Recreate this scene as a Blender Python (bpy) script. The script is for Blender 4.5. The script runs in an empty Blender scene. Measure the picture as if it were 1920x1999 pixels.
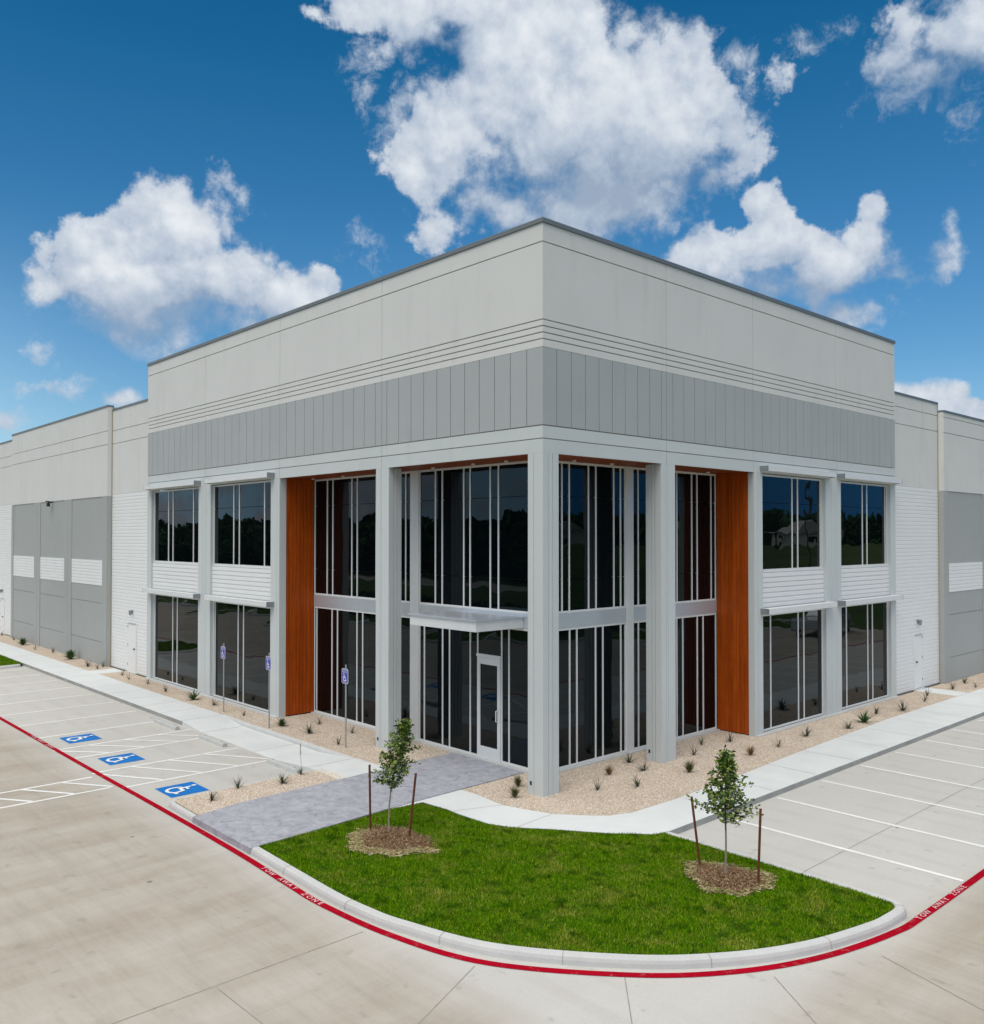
import bpy, bmesh, math, random
import numpy as np
from mathutils import Vector, Matrix
R = math.radians
random.seed(7); rng = np.random.default_rng(7)
scene = bpy.context.scene
COL = scene.collection

# ------------------------------------------------------------------ camera
cam_d = bpy.data.cameras.new('camera'); cam = bpy.data.objects.new('camera', cam_d); COL.objects.link(cam)
YAW, PITCH = 0.8274, 0.0158
cam.location = (13.288, -13.709, 5.6)
cam.rotation_euler = (math.pi / 2 + PITCH, 0, YAW)
cam_d.sensor_fit = 'HORIZONTAL'; cam_d.sensor_width = 36.0
cam_d.lens = 36.0 * 1721.9974 / 1920.0
cam_d.shift_y = 21.86 / 1920.0
cam_d.clip_end = 3000
scene.camera = cam
scene.render.resolution_x = 984; scene.render.resolution_y = 1024
scene.view_settings.view_transform = 'Standard'; scene.view_settings.look = 'None'
scene.view_settings.gamma = 1.0; scene.view_settings.use_curve_mapping = False
scene.view_settings.exposure = 0.0
scene.render.engine = 'CYCLES'
try:
    scene.cycles.max_bounces = 6; scene.cycles.diffuse_bounces = 3; scene.cycles.glossy_bounces = 4
except Exception: pass

SUN_EL, SUN_AZ = R(58), R(156)      # azimuth clockwise from +Y (north)
SUN_STRENGTH, SUN_ANGLE = 1.3, R(32)
SKY_STRENGTH = 0.1

# ------------------------------------------------------------------ node helpers
class NT:
    def __init__(s, tree): s.t = tree; s.n = tree.nodes; s.l = tree.links
    def new(s, kind, **kw):
        n = s.n.new(kind)
        for k, v in kw.items(): setattr(n, k, v)
        return n
    def put(s, sock, v):
        if hasattr(v, 'is_linked') or isinstance(v, bpy.types.NodeSocket): s.l.new(v, sock)
        else: sock.default_value = v
    def math(s, op, a, b=0.0, c=0.0, clamp=False):
        n = s.new('ShaderNodeMath', operation=op); n.use_clamp = clamp
        s.put(n.inputs[0], a); s.put(n.inputs[1], b); s.put(n.inputs[2], c)
        return n.outputs[0]
    def vmath(s, op, a, b=(0, 0, 0), out=0):
        n = s.new('ShaderNodeVectorMath', operation=op); s.put(n.inputs[0], a); s.put(n.inputs[1], b)
        return n.outputs[out]
    def scale(s, a, k):
        n = s.new('ShaderNodeVectorMath', operation='SCALE'); s.put(n.inputs[0], a); s.put(n.inputs[3], k); return n.outputs[0]
    def mapr(s, v, a, b, c=0.0, d=1.0, smooth=True):
        n = s.new('ShaderNodeMapRange'); n.interpolation_type = 'SMOOTHSTEP' if smooth else 'LINEAR'; n.clamp = True
        s.put(n.inputs[0], v); s.put(n.inputs[1], a); s.put(n.inputs[2], b); s.put(n.inputs[3], c); s.put(n.inputs[4], d)
        return n.outputs[0]
    def mix(s, f, a, b, blend='MIX'):
        n = s.new('ShaderNodeMix'); n.data_type = 'RGBA'; n.blend_type = blend
        s.put(n.inputs[0], f); s.put(n.inputs[6], a); s.put(n.inputs[7], b); return n.outputs[2]
    def noise(s, vec, scale, detail=4, rough=.5, dist=0.0, col=False):
        n = s.new('ShaderNodeTexNoise'); n.noise_dimensions = '3D'
        s.l.new(vec, n.inputs['Vector']); n.inputs['Scale'].default_value = scale
        n.inputs['Detail'].default_value = detail; n.inputs['Roughness'].default_value = rough
        n.inputs['Distortion'].default_value = dist
        return n.outputs[1] if col else n.outputs[0]
    def ramp(s, f, stops):
        n = s.new('ShaderNodeValToRGB'); e = n.color_ramp.elements
        while len(e) > 1: e.remove(e[-1])
        e[0].position = stops[0][0]; e[0].color = (*stops[0][1], 1)
        for p, c in stops[1:]:
            k = e.new(p); k.color = (*c, 1)
        s.l.new(f, n.inputs[0]); return n.outputs[0]
    def mapping(s, vec, sc=(1, 1, 1), rot=(0, 0, 0)):
        n = s.new('ShaderNodeMapping'); s.l.new(vec, n.inputs[0]); n.inputs[3].default_value = sc; n.inputs[2].default_value = rot
        return n.outputs[0]

# ------------------------------------------------------------------ world: sky and clouds
w = bpy.data.worlds.new('World'); scene.world = w; w.use_nodes = True
T = NT(w.node_tree); T.n.clear()
sky = T.new('ShaderNodeTexSky'); sky.sky_type = 'NISHITA'; sky.sun_disc = False
sky.sun_elevation = SUN_EL; sky.sun_rotation = SUN_AZ
sky.air_density = 1.0; sky.dust_density = 0.6; sky.ozone_density = 2.5; sky.altitude = 50
tc = T.new('ShaderNodeTexCoord'); D = T.vmath('NORMALIZE', tc.outputs['Generated'])
sep = T.new('ShaderNodeSeparateXYZ'); T.l.new(D, sep.inputs[0]); DZ = sep.outputs[2]
# direction frame centred on the building's corner, used only to place the clouds round the sky
fw = Vector((-math.sin(YAW) * math.cos(PITCH), math.cos(YAW) * math.cos(PITCH), math.sin(PITCH)))
rt = Vector((math.cos(YAW), math.sin(YAW), 0)); up = rt.cross(fw)
wv = T.vmath('DOT_PRODUCT', D, tuple(fw), out=1)
wc = T.math('MAXIMUM', wv, 0.05)
uu = T.math('DIVIDE', T.vmath('DOT_PRODUCT', D, tuple(rt), out=1), wc)
vv = T.math('DIVIDE', T.vmath('DOT_PRODUCT', D, tuple(up), out=1), wc)
comb = T.new('ShaderNodeCombineXYZ'); T.l.new(uu, comb.inputs[0]); T.l.new(vv, comb.inputs[1]); P2 = comb.outputs[0]
warp = T.noise(D, 7.0, 4, .6, col=True)
warp = T.scale(T.vmath('SUBTRACT', warp, (.5, .5, .5)), .07)
P2w = T.vmath('ADD', P2, warp); Dw = T.vmath('ADD', D, T.scale(T.vmath('SUBTRACT', T.noise(D, 16, 2, .6, col=True), (.5, .5, .5)), .045))
def pxc(x, y): return ((x - 960) / 1722.0, (1021.4 - y) / 1722.0)
def ell(P, x, y, rx, ry, wgt=1.0):
    cx, cy = pxc(x, y); sx, sy = 1722.0 / rx, 1722.0 / ry
    n = T.new('ShaderNodeVectorMath', operation='MULTIPLY_ADD'); T.l.new(P, n.inputs[0])
    n.inputs[1].default_value = (sx, sy, 0); n.inputs[2].default_value = (-cx * sx, -cy * sy, 0)
    L = T.vmath('LENGTH', n.outputs[0], out=1)
    return T.math('MULTIPLY_ADD', L, -wgt, wgt)
CL = [ # big centre cloud
 (1150,200,250,200,1.3),(1290,270,165,160,1.3),(1050,270,205,140,1.2),(890,275,110,60,.8),(1080,50,165,150,1.2),(1160,385,225,100,.95),(1375,365,55,55,.7),
 (980,405,80,55,.7),(760,5,125,80,.95),(900,-10,210,55,.9),(745,90,60,50,.6),(975,120,85,110,.9),
 # left cloud
 (345,465,100,120,1.3),(290,540,190,120,1.3),(212,500,95,95,1.2),(115,565,72,72,.9),(300,575,215,100,1.3),(455,565,120,85,1.2),(535,580,85,55,1.1),(622,574,42,36,1.0),(400,625,230,52,.8),
 # right cloud
 (1400,505,90,50,1.0),(1505,495,95,60,1.15),(1610,510,95,58,1.05),(1690,485,60,75,.9),(1705,410,34,60,.7),(1750,525,90,45,.8),(1505,560,140,58,1.0),(1640,590,90,42,.65),(1500,430,40,40,.5),
 (1835,490,42,45,.6),(1858,445,24,48,.6),
 # upper right
 (1860,80,105,65,.95),(1900,50,90,70,.9),(1800,140,60,50,.6),(1770,765,70,26,.8),(1878,795,75,22,.8),(248,786,50,18,.8)]
WL = [(700,170,38,85,.9),(690,95,70,60,.7),(790,190,95,60,.8),(850,140,60,70,.7),(760,240,50,90,.6),(1425,90,55,45,.8),(1450,170,38,80,.95),(1460,240,45,60,.8),(1570,75,70,38,.75),(1650,60,90,35,.75),(1730,60,70,45,.7),(1760,190,90,60,.6),(1890,200,60,70,.65),
 (65,685,55,48,.85),(10,830,90,40,.9),(90,760,120,30,.5),(740,470,110,60,.35),(860,370,80,70,.35),(1690,600,120,40,.7),(1870,270,40,40,.5),(1780,800,120,35,.6),(60,570,40,90,.5),(140,470,40,60,.6),(940,430,60,50,.35)]
def join(LST, P, k):
    o = None
    for c in LST:
        e = ell(P, *c)
        if o is None: o = e
        else:
            n = T.new('ShaderNodeMath', operation='SMOOTH_MAX'); T.l.new(o, n.inputs[0]); T.l.new(e, n.inputs[1]); n.inputs[2].default_value = k; o = n.outputs[0]
    return o
Dn = join(CL, P2w, .15); Wn = join(WL, P2w, .1)
# generic cloud cover for the rest of the sky
away = T.mapr(wv, .80, .62, 0, 1)
nb = T.noise(D, 2.2, 6, .55)
south = T.mapr(T.vmath('DOT_PRODUCT', D, (-.62, -.74, .2), out=1), .35, .95, 0, .16)
east = T.math('MULTIPLY', T.mapr(DZ, .36, .16), T.mapr(T.vmath('DOT_PRODUCT', D, (.66, .75, .1), out=1), .65, .92, 0, -.7))
over = T.mapr(DZ, .40, .75, 0, .34)  # extra overhead cover, added to soften the light
gen = T.math('MULTIPLY_ADD', nb, 3.0, -1.45)
gen = T.math('ADD', gen, T.math('ADD', south, T.math('ADD', east, over)))
gen = T.math('MULTIPLY_ADD', T.math('SUBTRACT', 1.0, away), -3.0, gen)
Dn = T.math('MAXIMUM', Dn, gen)
def puff(vec, sc):
    v = T.new('ShaderNodeTexVoronoi'); v.feature = 'F1'; T.l.new(vec, v.inputs['Vector']); v.inputs['Scale'].default_value = sc
    return v.outputs['Distance']
off = tuple((rt * .45 + up * .75).normalized() * .012)
Dw2 = T.vmath('ADD', Dw, off); D2 = T.vmath('ADD', D, off)
n1 = T.noise(D, 10.0, 9, .64); n2 = T.noise(D2, 10.0, 5, .56)
pa = T.math('MULTIPLY_ADD', puff(Dw, 17), -1.0, T.math('MULTIPLY', puff(Dw, 42), -.45))
pb = T.math('MULTIPLY_ADD', puff(Dw2, 17), -1.0, T.math('MULTIPLY', puff(Dw2, 42), -.45))
field = T.math('MULTIPLY_ADD', n1, 2.2, T.math('MULTIPLY_ADD', pa, .50, -.56))
field2 = T.math('MULTIPLY_ADD', n2, 2.2, T.math('MULTIPLY_ADD', pb, .50, -.56))
dens = T.math('MULTIPLY_ADD', Dn, .66, field)
shade = None
for c in [(1130,375,350,185,1.1),(1330,350,150,110,.45),(880,110,130,130,.6),(330,625,290,95,1.25),(340,510,90,60,.35),(1560,570,320,85,1.05),(1780,480,120,90,.6),(1830,165,210,110,.9)]:
    e = T.math('MAXIMUM', ell(P2w, *c), 0.0)
    shade = e if shade is None else T.math('ADD', shade, e)
edge = T.math('MULTIPLY_ADD', shade, .55, .20)
edge = T.math('ADD', edge, T.mapr(T.noise(D, 4.0, 2, .5), .45, .65, 0, .35))
alpha = T.mapr(dens, .0, edge)
wisp = T.math('ADD', Wn, T.math('MULTIPLY_ADD', T.noise(Dw, 22.0, 7, .70), 3.2, -1.80))
walpha = T.mapr(wisp, .0, .9, 0, .85)
alpha = T.math('MAXIMUM', alpha, walpha)
relief = T.math('SUBTRACT', field, field2)
thick = T.mapr(dens, .05, 1.0)
lit = T.math('MULTIPLY_ADD', relief, .75, .46)
lit = T.math('ADD', lit, T.math('MULTIPLY', thick, .32))
lit = T.math('SUBTRACT', lit, T.math('MULTIPLY', shade, .72), clamp=True)
ccol = T.ramp(lit, [(0, (3.2, 4.1, 5.4)), (.30, (4.5, 5.3, 6.5)), (.62, (6.2, 6.8, 7.6)), (1, (8.0, 8.4, 8.8))])
# overhead clouds, out of view, added and brightened for soft fill light
ccol = T.mix(T.mapr(DZ, .52, .8), ccol, (13.6, 13.4, 13.0, 1))
bgs = T.mix(1.0, sky.outputs[0], T.ramp(T.mapr(DZ, 0, .55, smooth=False), [(0, (1.0, 1.0, 1.0)), (.12, (.85, 1.04, 1.12)), (.35, (.52, .92, 1.1)), (.6, (.30, .84, 1.08)), (.85, (.12, .74, .98)), (1, (.06, .62, .9))]), 'MULTIPLY')
lowel = T.mapr(DZ, .34, .14)
eastd = T.math('MULTIPLY', lowel, T.mapr(T.vmath('DOT_PRODUCT', D, (.66, .75, 0), out=1), .68, .93))
bgs = T.mix(T.mapr(DZ, .13, .02, 0, .92), bgs, (3.4, 5.3, 7.4, 1))
haze_w = T.math('MULTIPLY', T.mapr(T.vmath('DOT_PRODUCT', D, (-.6, -.8, 0), out=1), .2, .7), T.mapr(DZ, .35, .0))
bgs = T.mix(haze_w, bgs, (5.4, 8.6, 11.0, 1))
bgs = T.mix(eastd, bgs, T.mix(1.0, bgs, (.16, .52, .90, 1), 'MULTIPLY'))
fin = T.mix(alpha, bgs, ccol)
bg = T.new('ShaderNodeBackground'); T.l.new(fin, bg.inputs[0]); bg.inputs[1].default_value = SKY_STRENGTH
out = T.new('ShaderNodeOutputWorld'); T.l.new(bg.outputs[0], out.inputs[0])

# ------------------------------------------------------------------ sun
sd = bpy.data.lights.new('sun', 'SUN'); sd.energy = SUN_STRENGTH; sd.angle = SUN_ANGLE; sd.color = (1, .95, .87)
so = bpy.data.objects.new('sun', sd); COL.objects.link(so)
sdir = Vector((math.sin(SUN_AZ) * math.cos(SUN_EL), math.cos(SUN_AZ) * math.cos(SUN_EL), math.sin(SUN_EL)))
so.rotation_euler = sdir.to_track_quat('Z', 'Y').to_euler(); so.location = sdir * 60

# ------------------------------------------------------------------ materials
MATS = {}
def mat(name, col, rough=.7, spec=.3, metal=0.0, var=.06, vscale=1.5, fine=0.0, fscale=60, bump=0.0, bscale=80, custom=None):
    m = bpy.data.materials.new(name); m.use_nodes = True
    t = NT(m.node_tree); b = t.n['Principled BSDF']
    b.inputs['Roughness'].default_value = rough; b.inputs['Metallic'].default_value = metal
    b.inputs['Specular IOR Level'].default_value = spec
    tcn = t.new('ShaderNodeTexCoord'); o = tcn.outputs['Object']
    c = (*col, 1)
    if custom: c = custom(t, o, b, c)
    if var or fine:
        v = t.mapr(t.noise(o, vscale, 5, .6), .3, .7, 1 - var, 1 + var, smooth=False)
        if fine: v = t.math('MULTIPLY', v, t.mapr(t.noise(o, fscale, 3, .7), .3, .7, 1 - fine, 1 + fine, smooth=False))
        cmb = t.new('ShaderNodeCombineColor')
        for i in range(3): t.l.new(v, cmb.inputs[i])
        c = t.mix(1.0, c, cmb.outputs[0], 'MULTIPLY')
    t.put(b.inputs['Base Color'], c)
    if bump:
        bn = t.new('ShaderNodeBump'); bn.inputs['Strength'].default_value = bump; bn.inputs['Distance'].default_value = .01
        t.l.new(t.noise(o, bscale, 4, .6), bn.inputs['Height']); t.l.new(bn.outputs[0], b.inputs['Normal'])
    MATS[name] = m; return m

def stain(amount=.10, sc=(.9, .9, .12)):
    def f(t, o, b, c):
        s = t.noise(t.mapping(o, sc), 2.0, 5, .6)
        return t.mix(t.mapr(s, .52, .75, 0, amount), c, (.30, .29, .26, 1))
    return f
wall_light = mat('wall_light', (.71, .70, .675), .85, .2, var=.03, vscale=.5, fine=.02, bump=.15, custom=stain(.12))
wall_grey = mat('wall_grey', (.43, .45, .45), .8, .25, var=.03, vscale=.6, fine=.015, bump=.1, custom=stain(.08))
wall_pale = mat('wall_pale', (.60, .63, .625), .75, .25, var=.025, vscale=.7, bump=.1, custom=stain(.08))
wing_grey = mat('wing_grey', (.40, .415, .405), .8, .25, var=.03, vscale=.4, fine=.015, custom=stain(.10))
ribbed = mat('ribbed_white', (.82, .82, .81), .6, .3, var=.02, vscale=.8)
coping_m = mat('coping_metal', (.19, .21, .22), .45, .4, metal=.3, var=.05, vscale=2)
alu = mat('white_aluminium', (.74, .75, .75), .4, .4, metal=.0, var=.03, vscale=2)
alu_band = mat('band_metal', (.62, .67, .73), .3, .5, metal=.5, var=.05, vscale=.6)
alu_dark = mat('grey_metal', (.30, .32, .34), .4, .5, metal=.5, var=.04)
pjoint_m = mat('saw_cut', (.30, .28, .25), .9, .1, var=.25, vscale=4)
joint_m = mat('joint', (.38, .365, .335), .9, .1, var=.1)
seal_m = mat('sealant', (.42, .33, .20), .8, .2, var=.08)
dark_m = mat('dark_seal', (.01, .012, .014), .4, .3, var=0)
black_m = mat('black_metal', (.02, .02, .022), .4, .4, var=0)
white_paint = mat('white_paint', (.84, .84, .82), .7, .2, var=.08, vscale=1.5, fine=.12, fscale=25)
sign_white = mat('sign_white', (.8, .8, .85), .4, .4, var=0)
sign_blue = mat('sign_blue', (.07, .07, .42), .35, .4, var=.03)
post_m = mat('galvanised_steel', (.42, .44, .46), .45, .5, metal=.6, var=.08)
blue_paint = mat('blue_paint', (.005, .17, .54), .7, .2, var=.10, vscale=3, fine=.06)
def redf(t, o, b, c):
    return t.mix(t.mapr(t.noise(o, 7, 7, .75), .56, .70, 0, .4), c, (.42, .30, .26, 1))
red_paint = mat('red_paint', (.37, .0008, .014), .8, .04, var=.12, vscale=1.2, fine=.1, custom=redf)
def pinkf(t, o, b, c): return t.mix(t.mapr(t.noise(o, 14, 5, .7), .50, .66, 0, .3), c, (.5, .05, .08, 1))
letter_paint = mat('letter_paint', (.80, .62, .64), .7, .2, var=.1, vscale=4, custom=pinkf)

def woodf(t, o, b, c):
    s = t.mapping(o, (9.5, 9.5, .35))
    g = t.noise(s, 2.2, 8, .65, .6)
    col = t.ramp(g, [(.25, (.22, .034, .004)), (.5, (.38, .065, .005)), (.75, (.55, .108, .008))])
    pl = t.noise(t.mapping(o, (7, 7, 0.02)), 1.0, 0, .5)
    g2 = t.new('ShaderNodeNewGeometry'); rp_ = t.mapr(g2.outputs['Random Per Island'], 0, 1, .84, 1.08, smooth=False); cc = t.new('ShaderNodeCombineColor')
    for i in range(3): t.l.new(rp_, cc.inputs[i])
    return t.mix(1.0, t.mix(t.mapr(pl, .35, .65, 0, .35), col, (.46, .080, .005, 1)), cc.outputs[0], 'MULTIPLY')
wood = mat('stained_wood', (.3, .05, .006), .45, .2, var=.08, vscale=3, custom=woodf)

soffit_m = mat('soffit_wood', (.20, .045, .012), .5, .2, var=.15, vscale=3)
# glass: dark, mirror-like coated panes
def make_glass():
    m = bpy.data.materials.new('tinted_glass'); m.use_nodes = True
    t = NT(m.node_tree); b = t.n['Principled BSDF']
    b.inputs['Base Color'].default_value = (.002, .003, .004, 1)
    b.inputs['Roughness'].default_value = .0; b.inputs['IOR'].default_value = 1.43
    b.inputs['Specular IOR Level'].default_value = .40
    b.inputs['Specular Tint'].default_value = (.62, .86, 1, 1)
    tcn = t.new('ShaderNodeTexCoord'); o = tcn.outputs['Object']
    bn = t.new('ShaderNodeBump'); bn.inputs['Strength'].default_value = .13; bn.inputs['Distance'].default_value = .05
    t.l.new(t.noise(o, 1.0, 1, .4), bn.inputs['Height']); t.l.new(bn.outputs[0], b.inputs['Normal'])
    return m
glass = make_glass()

kface_shade_m = mat('kerb_face_shade', (.36, .36, .345), .9, .12, var=.14, vscale=2.2, fine=.1, fscale=50)  # shade on the kerb side painted in as a darker, mottled concrete
def lotf(t, o, b, c):
    # broomed concrete with tyre-worn bands and slab-to-slab tone
    s1 = t.noise(t.mapping(o, (1.0, .25, 1), (0, 0, R(-12))), .9, 6, .6, .4)
    s2 = t.noise(t.mapping(o, (.30, 1.5, 1), (0, 0, R(-28))), 2.4, 8, .68, .5)
    s2b = t.noise(t.mapping(o, (1.6, .22, 1), (0, 0, R(10))), 2.0, 8, .65, .3)
    s3 = t.noise(o, 24, 6, .7)
    col = t.ramp(s1, [(.3, (.40, .345, .28)), (.5, (.47, .42, .355)), (.7, (.53, .49, .435))])
    col = t.mix(t.mapr(s2, .42, .70, 0, .26), col, (.30, .26, .215, 1))
    col = t.mix(t.mapr(s2b, .45, .70, 0, .22), col, (.53, .50, .46, 1))
    # stall areas are cleaner and greyer than the drive lanes
    sp = t.new('ShaderNodeSeparateXYZ'); t.l.new(o, sp.inputs[0])
    stall = t.math('MULTIPLY', t.mapr(sp.outputs[1], -7.2, -5.8), t.mapr(sp.outputs[0], 8.6, 7.2))
    fs = t.noise(t.mapping(o, (.25, 3.2, 1), (0, 0, R(-33))), 3.0, 6, .7)
    col = t.mix(t.mapr(fs, .45, .68, 0, .16), col, (.30, .26, .21, 1))
    col = t.mix(t.math('MULTIPLY', stall, .75), col, (.60, .595, .565, 1))
    wv_ = t.new('ShaderNodeTexWave'); wv_.wave_type = 'BANDS'; wv_.bands_direction = 'Y'; wv_.inputs['Scale'].default_value = .42; wv_.inputs['Distortion'].default_value = 5.0; wv_.inputs['Detail'].default_value = 4; wv_.inputs['Detail Scale'].default_value = .7; t.l.new(t.mapping(o, (.35, 1, 1)), wv_.inputs['Vector'])
    col = t.mix(t.math('MULTIPLY', t.mapr(wv_.outputs['Fac'], .55, .95, 0, .10), t.mapr(t.noise(o, .6, 3), .4, .6)), col, (.30, .255, .205, 1))
    spots = t.noise(o, 3.1, 2, .5)
    col = t.mix(t.mapr(spots, .66, .76, 0, .30), col, (.24, .22, .20, 1))
    dots = t.new('ShaderNodeTexVoronoi'); t.l.new(o, dots.inputs['Vector']); dots.inputs['Scale'].default_value = .75
    col = t.mix(t.mapr(dots.outputs['Distance'], .045, .02, 0, .7), col, (.10, .10, .10, 1))
    return t.mix(t.mapr(s3, .35, .75, 0, .16), col, (.33, .31, .29, 1))
lot_m = mat('lot_concrete', (.5, .5, .5), .9, .15, var=.03, vscale=.2, fine=.05, fscale=120, bump=.25, bscale=200, custom=lotf)
def walkf(t, o, b, c):
    s = t.noise(o, 1.3, 6, .65)
    col = t.mix(t.mapr(s, .4, .75, 0, .35), c, (.57, .59, .59, 1))
    return t.mix(t.mapr(t.noise(o, 6, 5, .7), .62, .78, 0, .3), col, (.35, .35, .34, 1))
walk_m = mat('walk_concrete', (.71, .73, .72), .88, .15, var=.04, vscale=.6, fine=.04, fscale=90, bump=.2, bscale=150, custom=walkf)
kerb_m = mat('kerb_concrete', (.58, .58, .565), .88, .15, var=.06, vscale=2.5, fine=.07, fscale=60, bump=.3, bscale=90, custom=walkf)
stop_m = mat('wheel_stop_concrete', (.50, .51, .49), .9, .15, var=.08, vscale=6, fine=.06)
def stampf(t, o, b, c):
    v = t.new('ShaderNodeTexVoronoi'); v.feature = 'DISTANCE_TO_EDGE'; v.inputs['Scale'].default_value = 2.4
    t.l.new(t.vmath('ADD', o, t.scale(t.noise(o, 3, 3, .5, col=True), .25)), v.inputs['Vector'])
    n = t.noise(o, 4.5, 9, .72, .8)
    col = t.ramp(n, [(.3, (.25, .25, .285)), (.48, (.38, .385, .43)), (.7, (.50, .505, .55))])
    return t.mix(t.mapr(v.outputs['Distance'], .03, .0, 0, .22), col, (.22, .22, .26, 1))
stamp_m = mat('stamped_concrete', (.4, .4, .45), .7, .25, var=.06, vscale=.8, bump=.6, bscale=14, custom=stampf)
def gravf(t, o, b, c):
    v = t.new('ShaderNodeTexVoronoi'); v.inputs['Scale'].default_value = 34; t.l.new(o, v.inputs['Vector'])
    sp = t.new('ShaderNodeSeparateColor'); t.l.new(v.outputs['Color'], sp.inputs[0])
    col = t.ramp(sp.outputs[0], [(0, (.52, .40, .30)), (.35, (.62, .50, .39)), (.65, (.69, .58, .46)), (1, (.80, .72, .62))])
    return t.mix(t.mapr(v.outputs['Distance'], .25, .75, 0, .45), col, (.30, .22, .165, 1))
grav_m = mat('gravel', (.5, .4, .3), .9, .2, var=.10, vscale=1.6, bump=.8, bscale=45, custom=gravf)
def stonef(t, o, b, c):
    g = t.new('ShaderNodeNewGeometry')
    return t.ramp(g.outputs['Random Per Island'], [(0, (.50, .37, .27)), (.3, (.68, .55, .43)), (.6, (.75, .64, .52)), (.85, (.80, .73, .63)), (1, (.86, .83, .77))])
stone_m = mat('stones', (.5, .4, .3), .85, .25, var=0, custom=stonef)
def grassbase(t, o, b, c):
    return t.mix(t.mapr(t.noise(o, 3, 6, .6), .45, .65), (.035, .10, .003, 1), (.10, .12, .012, 1))
turf_m = mat('turf_soil', (.04, .09, .005), .95, .1, var=.15, vscale=4, bump=.5, custom=grassbase)
def bladef(t, o, b, c):
    g = t.new('ShaderNodeNewGeometry'); r = g.outputs['Random Per Island']
    green = t.ramp(r, [(0, (.04, .13, .001)), (.4, (.095, .24, .002)), (.75, (.19, .36, .004)), (1, (.33, .44, .012))])
    patch = t.math('MAXIMUM', t.mapr(t.noise(o, 1.3, 6, .68), .46, .68, 0, .65), t.mapr(t.noise(o, 6.5, 5, .7), .54, .70, 0, .6))
    straw = t.ramp(r, [(0, (.16, .20, .006)), (.5, (.34, .37, .015)), (1, (.62, .55, .20))])
    col = t.mix(patch, green, straw)
    return t.mix(t.mapr(t.noise(o, 3.1, 6, .65), .52, .64, 0, .75), col, (.018, .085, .002, 1))
blade_m = mat('grass_blades', (.08, .2, .02), .85, .04, var=0, custom=bladef)
def mulchf(t, o, b, c):
    g = t.new('ShaderNodeNewGeometry')
    return t.ramp(g.outputs['Random Per Island'], [(0, (.08, .035, .015)), (.35, (.20, .105, .05)), (.65, (.32, .20, .115)), (1, (.55, .44, .29))])
mulch_m = mat('mulch_chips', (.2, .1, .05), .95, .1, var=0, custom=mulchf)
soil_m = mat('mulch_soil', (.15, .085, .045), .95, .1, var=.25, vscale=9, fine=.2, bump=.6)
def leaff(cols):
    def f(t, o, b, c):
        g = t.new('ShaderNodeNewGeometry')
        return t.ramp(g.outputs['Random Per Island'], cols)
    return f
leaf_m = mat('oak_leaves', (.05, .1, .02), .5, .4, var=.15, vscale=5, custom=leaff([(0, (.012, .035, .006)), (.30, (.045, .10, .012)), (.60, (.14, .22, .022)), (.90, (.24, .31, .05)), (1, (.42, .44, .12))]))
yucca_m = mat('yucca_leaves', (.05, .08, .04), .6, .3, var=.1, custom=leaff([(0, (.012, .022, .012)), (.5, (.04, .065, .035)), (1, (.10, .13, .075))]))
agave_m = mat('green_leaves', (.05, .12, .02), .55, .35, var=.1, custom=leaff([(0, (.02, .06, .01)), (.5, (.05, .13, .025)), (1, (.12, .22, .06))]))
rust_m = mat('rust_grass', (.2, .1, .03), .7, .2, var=.1, custom=leaff([(0, (.06, .05, .015)), (.5, (.22, .12, .035)), (1, (.38, .22, .08))]))
olive_m = mat('olive_grass', (.1, .1, .03), .7, .2, var=.1, custom=leaff([(0, (.04, .05, .012)), (.5, (.10, .11, .03)), (1, (.22, .21, .08))]))
trunk_m = mat('bark', (.13, .11, .09), .9, .15, var=.2, vscale=20)
trunk_low_m = mat('pale_bark', (.35, .29, .22), .9, .15, var=.15, vscale=25)
stake_m = mat('rusty_stake', (.16, .055, .025), .8, .2, var=.25, vscale=9, fine=.15)
field_m = mat('field', (.05, .10, .02), .95, .1, var=.35, vscale=.05, custom=lambda t, o, b, c: t.mix(t.mapr(t.noise(o, .03, 5, .6), .4, .65), c, (.09, .12, .035, 1)))
farleaf_m = mat('far_leaves', (.045, .12, .04), .9, .1, var=.3, vscale=.2)

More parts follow.
